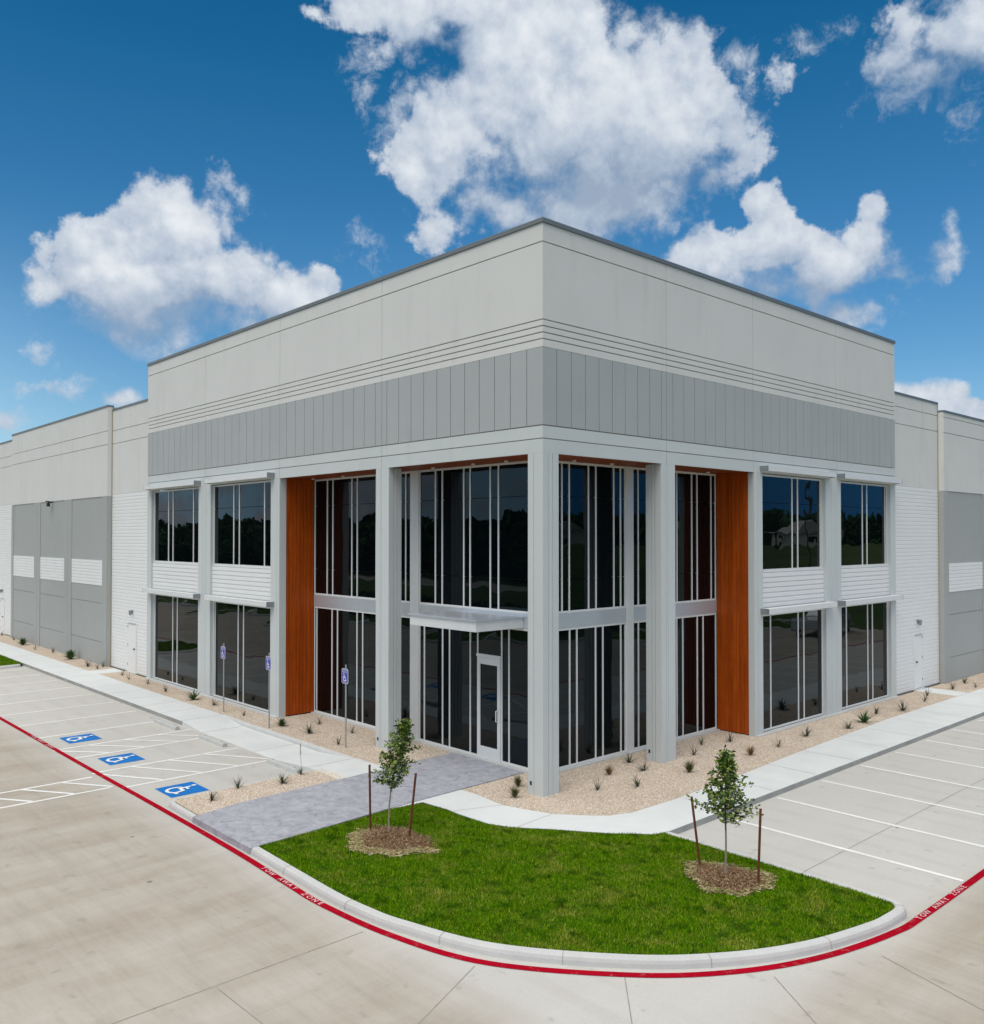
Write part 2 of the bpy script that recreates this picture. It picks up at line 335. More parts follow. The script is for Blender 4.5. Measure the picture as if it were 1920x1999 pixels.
# ------------------------------------------------------------------ mesh helpers
def setp(o, label=None, cat=None, group=None, kind=None):
    if label: o['label'] = label
    if cat: o['category'] = cat
    if group: o['group'] = group
    if kind: o['kind'] = kind
    return o
class MB:
    def __init__(s): s.v = []; s.f = []; s.mi = []; s.mats = []
    def m(s, mt):
        if mt not in s.mats: s.mats.append(mt)
        return s.mats.index(mt)
    def poly(s, pts, faces, mt):
        k = len(s.v); s.v += [tuple(p) for p in pts]; i = s.m(mt)
        for f in faces: s.f.append(tuple(k + a for a in f)); s.mi.append(i)
    def box(s, x0, x1, y0, y1, z0, z1, mt, bev=0):
        x0, x1 = min(x0, x1), max(x0, x1); y0, y1 = min(y0, y1), max(y0, y1); z0, z1 = min(z0, z1), max(z0, z1)
        s.poly([(x0, y0, z0), (x1, y0, z0), (x1, y1, z0), (x0, y1, z0), (x0, y0, z1), (x1, y0, z1), (x1, y1, z1), (x0, y1, z1)],
               [(0, 3, 2, 1), (4, 5, 6, 7), (0, 1, 5, 4), (1, 2, 6, 5), (2, 3, 7, 6), (3, 0, 4, 7)], mt)
    def prism(s, pts, z0, z1, mt, mside=None):
        a = sum(pts[i][0] * pts[(i + 1) % len(pts)][1] - pts[(i + 1) % len(pts)][0] * pts[i][1] for i in range(len(pts)))
        if a < 0: pts = pts[::-1]
        n = len(pts)
        s.poly([(p[0], p[1], z1) for p in pts], [tuple(range(n))], mt)
        s.poly([(p[0], p[1], z0) for p in pts] + [(p[0], p[1], z1) for p in pts], [(i, (i + 1) % n, n + (i + 1) % n, n + i) for i in range(n)], mside or mt)
    def tube(s, pts, rads, mt, seg=6, cap=True):
        pts = [Vector(p) for p in pts]; rings = []; k = len(s.v); i = s.m(mt)
        for j, p in enumerate(pts):
            d = (pts[min(j + 1, len(pts) - 1)] - pts[max(j - 1, 0)]).normalized()
            a = d.orthogonal().normalized() if abs(d.z) < .9 else Vector((1, 0, 0)); a = (a - d * a.dot(d)).normalized(); b = d.cross(a)
            r = rads[j] if isinstance(rads, (list, tuple)) else rads
            for q in range(seg):
                t = 2 * math.pi * q / seg; s.v.append(tuple(p + (a * math.cos(t) + b * math.sin(t)) * r))
        for j in range(len(pts) - 1):
            for q in range(seg):
                s.f.append((k + j * seg + q, k + j * seg + (q + 1) % seg, k + (j + 1) * seg + (q + 1) % seg, k + (j + 1) * seg + q)); s.mi.append(i)
        if cap:
            s.f.append(tuple(k + q for q in range(seg))[::-1]); s.mi.append(i)
            s.f.append(tuple(k + (len(pts) - 1) * seg + q for q in range(seg))); s.mi.append(i)
    def build(s, name, parent=None, loc=None, bevel=0, smooth=False):
        me = bpy.data.meshes.new(name); me.from_pydata(s.v, [], s.f)
        for mt in s.mats: me.materials.append(mt)
        me.polygons.foreach_set('material_index', s.mi)
        if smooth: me.polygons.foreach_set('use_smooth', [True] * len(me.polygons))
        me.update()
        o = bpy.data.objects.new(name, me); COL.objects.link(o)
        if parent: o.parent = parent
        if loc: o.location = loc
        if bevel:
            bm_ = o.modifiers.new('bevel', 'BEVEL'); bm_.width = bevel; bm_.segments = 2; bm_.limit_method = 'ANGLE'
        return o
def empty(name, loc=(0, 0, 0), rz=0):
    o = bpy.data.objects.new(name, None); COL.objects.link(o); o.location = loc; o.rotation_euler = (0, 0, rz); o.empty_display_size = .2
    return o
def fast_mesh(name, verts, faces, mt, parent=None, loc=None):
    """verts (n,3), faces (m,k) numpy"""
    me = bpy.data.meshes.new(name); nv, nf, k = len(verts), len(faces), faces.shape[1]
    me.vertices.add(nv); me.vertices.foreach_set('co', verts.astype(np.float32).ravel())
    me.loops.add(nf * k); me.loops.foreach_set('vertex_index', faces.astype(np.int32).ravel())
    me.polygons.add(nf); me.polygons.foreach_set('loop_start', np.arange(0, nf * k, k, dtype=np.int32))
    me.polygons.foreach_set('loop_total', np.full(nf, k, dtype=np.int32))
    me.materials.append(mt); me.update(calc_edges=True)
    o = bpy.data.objects.new(name, me); COL.objects.link(o)
    if parent: o.parent = parent
    if loc: o.location = loc
    return o
def inpoly(px, py, poly):
    r = np.zeros(len(px), bool); n = len(poly)
    for i in range(n):
        x0, y0 = poly[i]; x1, y1 = poly[(i + 1) % n]
        if y0 == y1: continue
        c = ((y0 > py) != (y1 > py)) & (px < (x1 - x0) * (py - y0) / (y1 - y0) + x0)
        r ^= c
    return r
def scatter(poly, dens):
    xs = [p[0] for p in poly]; ys = [p[1] for p in poly]
    n = int((max(xs) - min(xs)) * (max(ys) - min(ys)) * dens)
    x = rng.uniform(min(xs), max(xs), n); y = rng.uniform(min(ys), max(ys), n)
    k = inpoly(x, y, poly); return x[k], y[k]
def crom(pts, n=8, closed=False):
    P = [Vector((*p, 0)) for p in pts]; o = []
    m = len(P); rng_ = range(m if closed else m - 1)
    for i in rng_:
        p0 = P[(i - 1) % m] if closed or i > 0 else P[0]; p1 = P[i]; p2 = P[(i + 1) % m]; p3 = P[(i + 2) % m] if closed or i + 2 < m else P[-1]
        for j in range(n):
            t = j / n
            q = .5 * ((2 * p1) + (-p0 + p2) * t + (2 * p0 - 5 * p1 + 4 * p2 - p3) * t * t + (-p0 + 3 * p1 - 3 * p2 + p3) * t ** 3)
            o.append((q.x, q.y))
    if not closed: o.append((P[-1].x, P[-1].y))
    return o
def text_geo(s, size=1.0):
    c = bpy.data.curves.new('t', 'FONT'); c.body = s; c.size = size; c.align_x = 'CENTER'; c.align_y = 'CENTER'; c.resolution_u = 3
    o = bpy.data.objects.new('t', c); COL.objects.link(o)
    bpy.context.view_layer.update()
    me = bpy.data.meshes.new_from_object(o.evaluated_get(bpy.context.evaluated_depsgraph_get()))
    v = [tuple(x.co) for x in me.vertices]; f = [tuple(p.vertices) for p in me.polygons]
    bpy.data.objects.remove(o); bpy.data.curves.remove(c); bpy.data.meshes.remove(me)
    return v, f
def stroke2d(mb, pts, wd, mt, tf):
    for a, b in zip(pts[:-1], pts[1:]):
        dx, dy = b[0] - a[0], b[1] - a[1]; L = math.hypot(dx, dy) or 1e-6; nx, ny = -dy / L * wd / 2, dx / L * wd / 2; ex, ey = dx / L * wd * .25, dy / L * wd * .25
        q = [(a[0] - ex - nx, a[1] - ey - ny), (b[0] + ex - nx, b[1] + ey - ny), (b[0] + ex + nx, b[1] + ey + ny), (a[0] - ex + nx, a[1] - ey + ny)]
        mb.poly([tf(*p) for p in q], [(0, 1, 2, 3)], mt)
def wheelchair(mb, mt, tf, wd=.085):
    def arc(cx, cy, r, a0, a1, n=18): return [(cx + r * math.cos(R(a0 + (a1 - a0) * i / n)), cy + r * math.sin(R(a0 + (a1 - a0) * i / n))) for i in range(n + 1)]
    lay = [0]
    def tz(dz): return lambda x, y: tf(x, y, dz)
    A, B = arc(-.03, -.13, .25 - wd / 2, 125, 350, 22), arc(-.03, -.13, .25 + wd / 2, 125, 350, 22)
    for a, b, c, d in zip(A[:-1], A[1:], B[1:], B[:-1]): mb.poly([tf(*q, 0) for q in (a, b, c, d)][::-1], [(0, 1, 2, 3)], mt)
    stroke2d(mb, [(-.13, .27), (-.09, -.02)], wd, mt, tz(.004))
    for q_, sg in enumerate(([(-.09, -.02), (.14, -.02)], [(.14, -.02), (.24, -.30)], [(.24, -.30), (.34, -.27)])): stroke2d(mb, sg, wd, mt, tz(.007 + .003 * q_))
    stroke2d(mb, [(-.11, .13), (.1, .13)], wd * .8, mt, tz(.018))
    c = arc(-.14, .38, .065, 0, 360, 14)[:-1]; mb.poly([tf(x, y, .02) for x, y in c], [tuple(range(len(c)))], mt)

# ================================================================== GROUND
ZL = -0.12
g = MB(); g.poly([(-900, -900, -.16), (900, -900, -.16), (900, 900, -.16), (-900, 900, -.16)], [(0, 1, 2, 3)], field_m)
setp(g.build('grass_field'), 'wide green field around the paved lot', 'field', kind='structure')
lot_poly = [(-75, -40), (41, -40), (41, 75), (3.0, 75), (3.0, 0), (-3, -1), (-75, -1)]
g = MB(); g.prism([(-75, -17), (17, -17), (17, 75), (-1, 75), (-1, 1), (-75, 1)], -.3, ZL, lot_m)
lot = setp(g.build('parking_lot'), 'broomed concrete parking lot with painted stalls and fire lane', 'parking lot', kind='structure')
ZP = ZL + .004
def strip(mb, a, b, wd, z, mt):
    dx, dy = b[0] - a[0], b[1] - a[1]; L = math.hypot(dx, dy); nx, ny = -dy / L * wd / 2, dx / L * wd / 2
    mb.poly([(a[0] - nx, a[1] - ny, z), (b[0] - nx, b[1] - ny, z), (b[0] + nx, b[1] + ny, z), (a[0] + nx, a[1] + ny, z)], [(0, 1, 2, 3)], mt)
def line(name, a, b, wd=.092, mt=white_paint, z=ZP):
    mb = MB(); strip(mb, a, b, wd, z, mt); return mb.build(name, lot)
for x in (-7.30, -9.07, -10.87, -12.15, -14.0, -16.1, -18.2, -20.3, -22.4, -24.5, -26.6, -28.7):
    line('stall_line', (x, -2.60 if x < -13 else -2.5), (x, -6.14))
for k in range(13):
    y = 2.06 + 2.02 * k; line('stall_line', (3.2, y), (7.72, y))
for x0, x1 in ((-12.15, -10.87), (-9.07, -7.30)):
    for k in range(4):
        y = -5.9 + k * .95
        mb = MB(); strip(mb, (x0 + .04, y - .42), (x1 - .04, y + .62), .088, ZP + .002, white_paint); mb.build('hatch_line', lot)
# crossing outside the fire lane
for x in (-8.72, -7.52): line('crossing_line', (x, -6.42), (x, -15))
for k in range(9):
    y = -7.1 - k * .85
    mb = MB(); strip(mb, (-8.68, y), (-7.56, y + .75), .088, ZP + .002, white_paint); mb.build('crossing_line', lot)
# saw-cut joints
J = [((2.54, -6.36), (2.62, -17)), ((2.6, -8.64), (10.5, -8.45)), ((4.40, -5.85), (5.55, -8.55)), ((5.95, -4.62), (9.6, -8.5)), ((7.25, -3.17), (14, -8.0)), ((7.95, -1.57), (17, -4.65)), ((5.72, .25), (5.72, 60)), ((12.3, 0), (12.3, 60)), ((-26, -6.3), (-26, -17))]
for a, b in J:
    mb = MB(); strip(mb, a, b, .013, ZP - .001, pjoint_m); mb.build('pavement_joint', lot)
# fire lane
red_path = [(-70, -6.22), (-40, -6.22), (-18, -6.22), (-10, -6.22), (-5, -6.2), (-1.6, -6.22), (0.2, -6.28), (1.35, -6.30), (2.96, -6.13), (4.47, -5.67), (5.98, -4.50), (6.85, -3.42), (7.42, -2.2), (7.76, -.75), (7.82, .4), (7.82, 5), (7.82, 20), (7.82, 70)]
rp = crom(red_path, 10)
def ribbon(path, wd, z, mt, mb):
    P = [Vector(p) for p in path]; L = []; Rr = []
    for i, p in enumerate(P):
        d = (P[min(i + 1, len(P) - 1)] - P[max(i - 1, 0)]).normalized(); n = Vector((-d.y, d.x))
        L.append((*(p + n * wd / 2), z)); Rr.append((*(p - n * wd / 2), z))
    k = len(P); mb.poly(L + Rr, [(i, k + i, k + i + 1, i + 1) for i in range(k - 1)], mt)
mb = MB(); ribbon(rp, .125, ZP + .004, red_paint, mb); fire = mb.build('fire_lane_line', lot)
def along(path, s0):
    P = [Vector(p) for p in path]; acc = 0
    for a, b in zip(P[:-1], P[1:]):
        L = (b - a).length
        if acc + L >= s0: return a + (b - a) * ((s0 - acc) / L), (b - a).normalized()
        acc += L
    return P[-1], (P[-1] - P[-2]).normalized()
def arclen(path, test):
    P = [Vector(p) for p in path]; acc = 0
    for a, b in zip(P[:-1], P[1:]):
        if test(b): return acc
        acc += (b - a).length
    return acc
def letters(s_start, length, word):
    mb = MB(); n = len(word); step = length / n
    for i, ch in enumerate(word):
        if ch == ' ': continue
        p, d = along(rp, s_start + step * (i + .5)); nrm = Vector((-d.y, d.x))
        v, f = text_geo(ch, .125)
        mb.poly([(p.x + d.x * a * 1.25 + nrm.x * b, p.y + d.y * a * 1.25 + nrm.y * b, ZP + .008) for a, b, _ in v], f, letter_paint)
    return mb.build('lettering', fire)
letters(arclen(rp, lambda p: p.x > -.62), 2.1, 'TOW AWAY ZONE')
letters(arclen(rp, lambda p: p.x > 7.5 and p.y > .12), 1.9, 'TOW AWAY ZONE')
letters(arclen(rp, lambda p: p.x > -14.2), 2.1, 'TOW AWAY ZONE')
# accessible parking squares
for cx in (-13.15, -10.0, -6.26):
    mb = MB(); mb.poly([(cx - .47, -5.72, ZP), (cx + .47, -5.72, ZP), (cx + .47, -4.84, ZP), (cx - .47, -4.84, ZP)], [(0, 1, 2, 3)], blue_paint)
    sq = mb.build('accessible_symbol', lot)
    mb = MB(); wheelchair(mb, white_paint, lambda x, y, dz, cx=cx: (cx + x * .84, -5.28 + y * .86, ZP + .004 + dz * .5)); mb.build('wheelchair_figure', sq)

# sidewalks ---------------------------------------------------------
g = MB()
g.prism([(-70, -1.05), (-12.9, -1.05), (-12.9, -2.42), (-70, -2.42)], -.25, 0, walk_m, kface_shade_m)
def slab(x0, x1, z0, z1):
    y0, y1 = -1.05, -2.42
    g.poly([(x0, y1, z0), (x1, y1, z1), (x1, y0, z1), (x0, y0, z0), (x0, y1, -.25), (x1, y1, -.25), (x1, y0, -.25), (x0, y0, -.25)],
           [(0, 1, 2, 3), (4, 5, 1, 0), (7, 3, 2, 6)], walk_m)
slab(-12.9, -11.5, 0, -.112); slab(-11.5, -7.2, -.112, -.112); slab(-7.2, -5.6, -.112, 0); slab(-5.6, -4.2, 0, 0)
g.poly([(-5.6, -2.42, 0), (-4.2, -2.42, 0), (-4.2, -2.2, 0), (-5.6, -2.2, 0)], [], walk_m)
g.prism([(-25.43, -1.05), (-24.3, -1.05), (-24.3, -.02), (-25.43, -.02)], -.25, .0, walk_m)
swl = setp(g.build('sidewalk'), 'pale concrete sidewalk with a dropped ramp beside the accessible stalls', 'sidewalk', kind='structure')
mb = MB()
for x in [-69 + 1.6 * k for k in range(36)] + [-11.5, -8.4, -5.6]:
    strip(mb, (x, -1.06), (x, -2.41), .012, .0035 if x < -12.9 or x > -5.7 else -.1085, pjoint_m)
mb.build('walk_joint', swl)
east = [(-1.66, -.9), (-1.15, -.88), (-.22, -1.0), (.33, -.85), (.9, -.65), (1.35, -.3), (1.75, .1), (1.93, .6), (1.98, 1.97), (1.86, 5), (1.73, 7), (1.6, 10), (1.45, 13.8), (1.43, 70), (3.05, 70), (3.07, 20), (3.1, 8), (3.13, .25), (3.05, -.12), (2.5, -.66), (1.52, -1.36), (.9, -1.85), (.48, -2.02), (-.3, -2.06), (-.84, -2.04), (-1.5, -2.10), (-1.60, -2.9)]
g = MB(); g.prism(east, -.25, 0, walk_m, kface_shade_m); g.prism([(-.02, 19.5), (-.02, 20.5), (1.43, 20.5), (1.43, 19.5)], -.25, .001, walk_m)
swr = setp(g.build('sidewalk'), 'curving pale concrete sidewalk round the building corner beside the right stalls', 'sidewalk', kind='structure')
mb = MB()
strip(mb, (-.22, -1.0), (-.6, -2.03), .010, .0035, pjoint_m); strip(mb, (.9, -.65), (1.0, -1.75), .010, .0035, pjoint_m)
for y in [2.2 + 1.95 * k for k in range(14)]: strip(mb, (1.9 - .025 * y, y), (3.07, y), .010, .0035, pjoint_m)
mb.build('walk_joint', swr)
# stamped path
stamp = [(-3.85, -6.10), (-4.08, -5.0), (-4.2, -2.1), (-4.36, .9), (-4.36, 1.14), (-1.72, 1.14), (-1.70, -.9), (-1.62, -3.0), (-1.5, -4.6), (-1.42, -6.10)]
g = MB(); g.prism(stamp, -.25, .002, stamp_m)
setp(g.build('entrance_path'), 'grey stamped concrete path leading to the glass entrance door', 'path', kind='structure')
# gravel beds
gl = [(-70, -1.05), (-12.8, -1.05), (-11.6, -1.12), (-5.6, -1.12), (-4.3, -1.05), (-4.36, 1.2), (-11.4, 1.2), (-11.4, 0.0), (-70, .1)]
gr = [(-1.71, 1.2), (-1.66, -.9), (-1.15, -.88), (-.22, -1.0), (.33, -.85), (.9, -.65), (1.35, -.3), (1.75, .1), (1.93, .6), (1.98, 1.97), (1.86, 5), (1.73, 7), (1.6, 10), (1.45, 13.8), (1.43, 70), (0, 70), (0, 8.6), (-1.2, 8.6), (-1.2, 1.2)]
gi = [(-5.22, -5.93), (-5.28, -2.2), (-4.2, -2.2), (-4.08, -5.0), (-3.86, -5.95)]
for nm, pl, lb in (('gravel_bed', gl, 'tan gravel bed between the left facade and the sidewalk'), ('gravel_bed', gr, 'tan gravel bed wrapping the corner column and right facade'), ('gravel_bed', gi, 'small tan gravel strip between accessible stall and stamped path')):
    g = MB(); g.prism(pl, -.2, -.006, grav_m); setp(g.build(nm), lb, 'gravel', kind='structure')
def octa(x, y, z, sx, sy, sz, ang):
    n = len(x); base = np.array([[1, 0, 0], [-1, 0, 0], [0, 1, 0], [0, -1, 0], [0, 0, 1], [0, 0, -1]], float)
    V = np.zeros((n, 6, 3)); ca, sa = np.cos(ang), np.sin(ang)
    for i, b in enumerate(base):
        px, py = b[0] * sx, b[1] * sy
        V[:, i, 0] = x + px * ca - py * sa; V[:, i, 1] = y + px * sa + py * ca; V[:, i, 2] = z + b[2] * sz
    F = np.array([[0, 2, 4], [2, 1, 4], [1, 3, 4], [3, 0, 4]])
    F = (np.arange(n)[:, None, None] * 6 + F[None]).reshape(-1, 3)
    return V.reshape(-1, 3), F
def stones(poly, dens, lab, lim=None):
    x, y = scatter(poly, dens)
    n = len(x); s = rng.uniform(.008, .018, n)
    V, F = octa(x, y, np.full(n, .0), s, s * rng.uniform(.6, 1, n), s * rng.uniform(.5, .9, n), rng.uniform(0, 6.28, n))
    setp(fast_mesh('gravel_stones', V, F, stone_m), lab, 'gravel', kind='stuff')
stones([(-16, -1.05), (-12.8, -1.05), (-11.6, -1.12), (-5.6, -1.12), (-4.3, -1.05), (-4.36, 1.1), (-11.35, 1.1), (-11.4, -.12), (-16, -.12)], 1100, 'loose tan pebbles over the left gravel bed')
stones([(-1.66, 1.1), (-1.62, -.88), (-1.15, -.86), (-.22, -.97), (.33, -.82), (.9, -.62), (1.35, -.27), (1.75, .1), (1.9, .6), (1.95, 1.97), (1.83, 5), (1.7, 7), (1.57, 10), (1.42, 13.8), (.15, 13.8), (.15, 8.6), (-1.1, 8.6), (-1.1, 1.2)], 1300, 'loose tan pebbles over the right gravel bed')
stones(gi, 1600, 'loose tan pebbles between the accessible stall and stamped path')

# kerbs ---------------------------------------------------------------
def kerb(name, path, label, width=.17, z0=-.16, h=0.0, closed=False, cat='kerb', joints=1.9):
    """path = outer edge, interior on the left-hand side"""
    P = [Vector(p) for p in path]; prof = [(0.0, z0), (.012, h - .06), (.03, h - .018), (.055, h), (width - .02, h + .004), (width, h - .012), (width, z0)]
    mb = MB(); k = len(prof); n = len(P); V = []; Ns = []
    for i, p in enumerate(P):
        if closed: d = (P[(i + 1) % n] - P[(i - 1) % n]).normalized()
        else: d = (P[min(i + 1, n - 1)] - P[max(i - 1, 0)]).normalized()
        nn = Vector((-d.y, d.x)); Ns.append(nn)
        for o_, z in prof: V.append((p.x + nn.x * o_, p.y + nn.y * o_, z))
    F = []
    for i in range(n if closed else n - 1):
        j = (i + 1) % n
        for q in range(k - 1): F.append((i * k + q, j * k + q, j * k + q + 1, i * k + q + 1))
    if not closed: F += [tuple(range(k))[::-1], tuple((n - 1) * k + q for q in range(k))]
    mb.poly(V, F, kerb_m); o = mb.build(name); setp(o, label, cat, kind='structure')
    if joints:
        mb = MB(); acc = 0; nxt = joints * .7
        for i in range(n - 1):
            acc += (P[i + 1] - P[i]).length
            if acc >= nxt:
                nxt += joints; a, b = P[i], P[i + 1]; d = (b - a).normalized() * .006; nn = Ns[i]
                V = []
                for s_ in (-1, 1):
                    for o_, z in prof[:-1]: V.append((a.x + d.x * s_ + nn.x * (o_ - .003), a.y + d.y * s_ + nn.y * (o_ - .003), z + .003))
                kk = len(prof) - 1; mb.poly(V, [(q, kk + q, kk + q + 1, q + 1) for q in range(kk - 1)], joint_m)
        mb.build('kerb_joint', o)
    return o
isl = [(-1.42, -6.10), (0, -6.14), (1.3, -6.17), (2.1, -6.13), (2.9, -6.0), (4.38, -5.5), (5.88, -4.36), (6.75, -3.3), (7.3, -2.2), (7.62, -1.0), (7.68, -.45), (7.68, -.12), (7.60, .08), (7.42, .19), (7.1, .235), (6.4, .25), (4.9, .25), (3.13, .25)]
ip = crom(isl, 8)
kerb('kerb', ip, 'rounded pale concrete kerb around the grass island')
kerb('kerb', [(-5.36, -2.2), (-5.36, -5.75), (-5.32, -5.92), (-5.2, -6.02), (-5.0, -6.07), (-3.88, -6.10)], 'white concrete kerb round the end of the small gravel strip', width=.12, joints=0)
kerb('kerb', [(-12.9, -1.10), (-11.5, -1.16), (-5.6, -1.16), (-4.4, -1.10)], 'low concrete edging between the dropped walk and left gravel', width=.10, joints=0, h=.012, z0=-.2)
# inner line of island kerb for turf
def inset(path, d):
    P = [Vector(p) for p in path]; o = []
    for i, p in enumerate(P):
        q = (P[min(i + 1, len(P) - 1)] - P[max(i - 1, 0)]).normalized(); o.append((p.x - q.y * d, p.y + q.x * d))
    return o
turf = inset(ip, .172) + [(3.0, -.14), (2.48, -.68), (1.5, -1.39), (.88, -1.88), (.46, -2.05), (-.3, -2.09), (-.84, -2.07), (-1.47, -2.13), (-1.58, -2.92), (-1.47, -4.6)]
g = MB(); g.prism(turf, -.2, -.012, turf_m)
setp(g.build('grass_island'), 'grass island ground in front of the building corner', 'lawn', kind='structure')
mulchR = (5.17, -1.0, .64, .56); mulchL = (-.05, -3.95, .80, .62)
def notmulch(x, y):
    k = np.ones(len(x), bool)
    for cx, cy, a, b in (mulchR, mulchL):
        ang = np.arctan2((y - cy) / b, (x - cx) / a); rr = np.hypot((x - cx) / a, (y - cy) / b)
        k &= rr > (.93 + .13 * np.sin(3 * ang + cx) + .09 * np.sin(7 * ang) + .05 * np.sin(13 * ang + 1) + rng.uniform(-.30, .12, len(x)))
    return k
def blades(poly, dens, lab, h=.04, mul=True):
    x, y = scatter(poly, dens)
    if mul:
        k = notmulch(x, y); x, y = x[k], y[k]
    n = len(x); a = rng.uniform(0, 6.28, n); wd = rng.uniform(.004, .008, n); hh = h * rng.uniform(.5, 1.25, n) * (1 + .35 * np.sin(x * 5.1 + 2 * np.sin(y * 3.3)) * np.sin(y * 4.7))
    la = rng.uniform(0, 6.28, n); ll = hh * rng.uniform(.1, .9, n)
    V = np.zeros((n, 3, 3)); V[:, 0, 0] = x - np.cos(a) * wd; V[:, 0, 1] = y - np.sin(a) * wd; V[:, 1, 0] = x + np.cos(a) * wd; V[:, 1, 1] = y + np.sin(a) * wd
    V[:, :2, 2] = -.014; V[:, 2, 0] = x + np.cos(la) * ll; V[:, 2, 1] = y + np.sin(la) * ll; V[:, 2, 2] = hh - .012
    setp(fast_mesh('grass', V.reshape(-1, 3), np.arange(n * 3).reshape(-1, 3), blade_m), lab, 'grass', kind='stuff')
blades(turf, 5200, 'short green grass with straw patches on the corner island')
# far left island
fi = [(-29.45, -2.62), (-29.35, -3.2), (-29.35, -5.4), (-29.6, -5.85), (-30, -6.0), (-33.6, -6.0), (-34, -5.6), (-34, -2.55)]
kerb('kerb', crom(fi, 5)[::-1], 'concrete kerb of the far left grass island', joints=0)
g = MB(); ti = [(-29.62, -2.5), (-29.55, -3.2), (-29.55, -5.3), (-30.1, -5.8), (-33.6, -5.8), (-33.8, -2.43)]
g.prism(ti, -.2, -.01, turf_m); setp(g.build('grass_island'), 'grass island at the far left end of the stalls', 'lawn', kind='structure')
blades(ti, 1500, 'green grass on the far left parking island', .05, False)

# ================================================================== BUILDING
bld = setp(empty('office_building', (0, 0, 0)), 'large pale grey two storey tilt-up building with glazed corner and low warehouse wings', 'building')
def mp(side, s, d):
    return (-s, d) if side == 'L' else (-d, s)
def sbox(mb, side, s0, s1, d0, d1, z0, z1, mt):
    a = mp(side, s0, d0); b = mp(side, s1, d1); mb.box(a[0], b[0], a[1], b[1], z0, z1, mt)
def sring(side, pts):  # list of (s,d,z)
    return [(*mp(side, s, d), z) for s, d, z in pts]
TW = {'L': 21.95, 'R': 17.85}
ZT = 12.42
# solid core of the upper tower
mb = MB(); mb.box(-21.92, -.03, .03, 17.82, 7.50, ZT, joint_m); core = mb.build('upper_core', bld)
vj = {'L': [5.96, 11.4, 16.68], 'R': [4.45, 8.5, 13.45]}
zl = [(7.43, 7.735, wall_pale), (7.755, 8.02, wall_pale), (8.045, 9.735, wall_grey), (9.74, 9.90, wall_light), (9.925, 10.04, wall_light), (10.065, 10.18, wall_light), (10.205, 10.32, wall_light), (10.345, 12.02, wall_light), (12.045, ZT + .02, wall_light)]
sp = {'L': .524, 'R': .475}
for side in 'LR':
    mb = MB(); band = MB(); low = MB()
    W = TW[side]; s_first = 0.0 if side == 'L' else .045
    brk = [s_first] + vj[side] + [W]
    for z0, z1, mt in zl:
        tgt = band if mt is wall_grey else (low if mt is wall_pale else mb)
        d0 = 0.0
        for a, b in zip(brk[:-1], brk[1:]):
            aa = a + (.008 if a != brk[0] else 0); bb = b - (.008 if b != brk[-1] else 0)
            if mt is wall_grey:
                gs = [aa]; k = 1
                while True:
                    gpos = sp[side] * k + (-.03)
                    k += 1
                    if gpos >= bb - .1: break
                    if gpos > aa + .1: gs.append(gpos)
                gs.append(bb)
                for p, q in zip(gs[:-1], gs[1:]):
                    sbox(tgt, side, p + (.010 if p != aa else 0), q - (.010 if q != bb else 0), d0, .045, z0, z1, mt)
            else: sbox(tgt, side, aa, bb, d0, .045, z0, z1, mt)
    mb.build('upper_wall', bld, bevel=.004); band.build('grooved_band', bld, bevel=.004); low.build('lower_fascia', bld, bevel=.004)
    # coping
    cp = MB()
    if side == 'L': sbox(cp, side, -.035, W + .03, -.035, .22, ZT + .022, ZT + .125, coping_m)
    else: sbox(cp, side, .2205, W + .03, -.035, .22, ZT + .022, ZT + .125, coping_m)
    cp.build('coping', bld, bevel=.006)
# soffit and back-up over the portico
mb = MB(); mb.box(-11.38, -.06, .06, 1.42, 7.44, 7.50, soffit_m); mb.box(-1.42, -.06, 1.4205, 8.52, 7.44, 7.50, soffit_m)
sof = mb.build('wood_soffit', bld)
for x, y in [(x, .9) for x in (-10.9, -9.2, -7.4, -4.9, -3.3, -2.1)] + [(-.9, y) for y in (2.0, 3.4, 5.6, 7.6)]:
    mb = MB(); mb.tube([(x, y, 7.405), (x, y, 7.445)], .05, alu, 12); mb.build('downlight', bld)
# piers and columns ---------------------------------------------------
def pier(side, s0, s1, d1=.55, z1=7.43, grooves=()):
    mb = MB(); gs = [s0] + list(grooves) + [s1]
    for a, b in zip(gs[:-1], gs[1:]):
        sbox(mb, side, a + (.006 if a != s0 else 0), b - (.006 if b != s1 else 0), 0.0, .03, -.05, z1, wall_pale)
    sbox(mb, side, s0 + .0, s1 - .0, .03, d1, -.05, z1 + .0, wall_pale)
    return mb.build('pier', bld, bevel=.006)
pier('L', 21.55, 21.95, .5); pier('L', 16.25, 17.23, .5, grooves=(16.60, 16.68, 16.88)); pier('L', 11.395, 11.95, .24, grooves=(11.55,))
pier('R', 17.45, 17.85, .5); pier('R', 12.73, 13.75, .5, grooves=(13.1, 13.38, 13.46)); pier('R', 8.535, 8.98, .20, grooves=(8.72,))
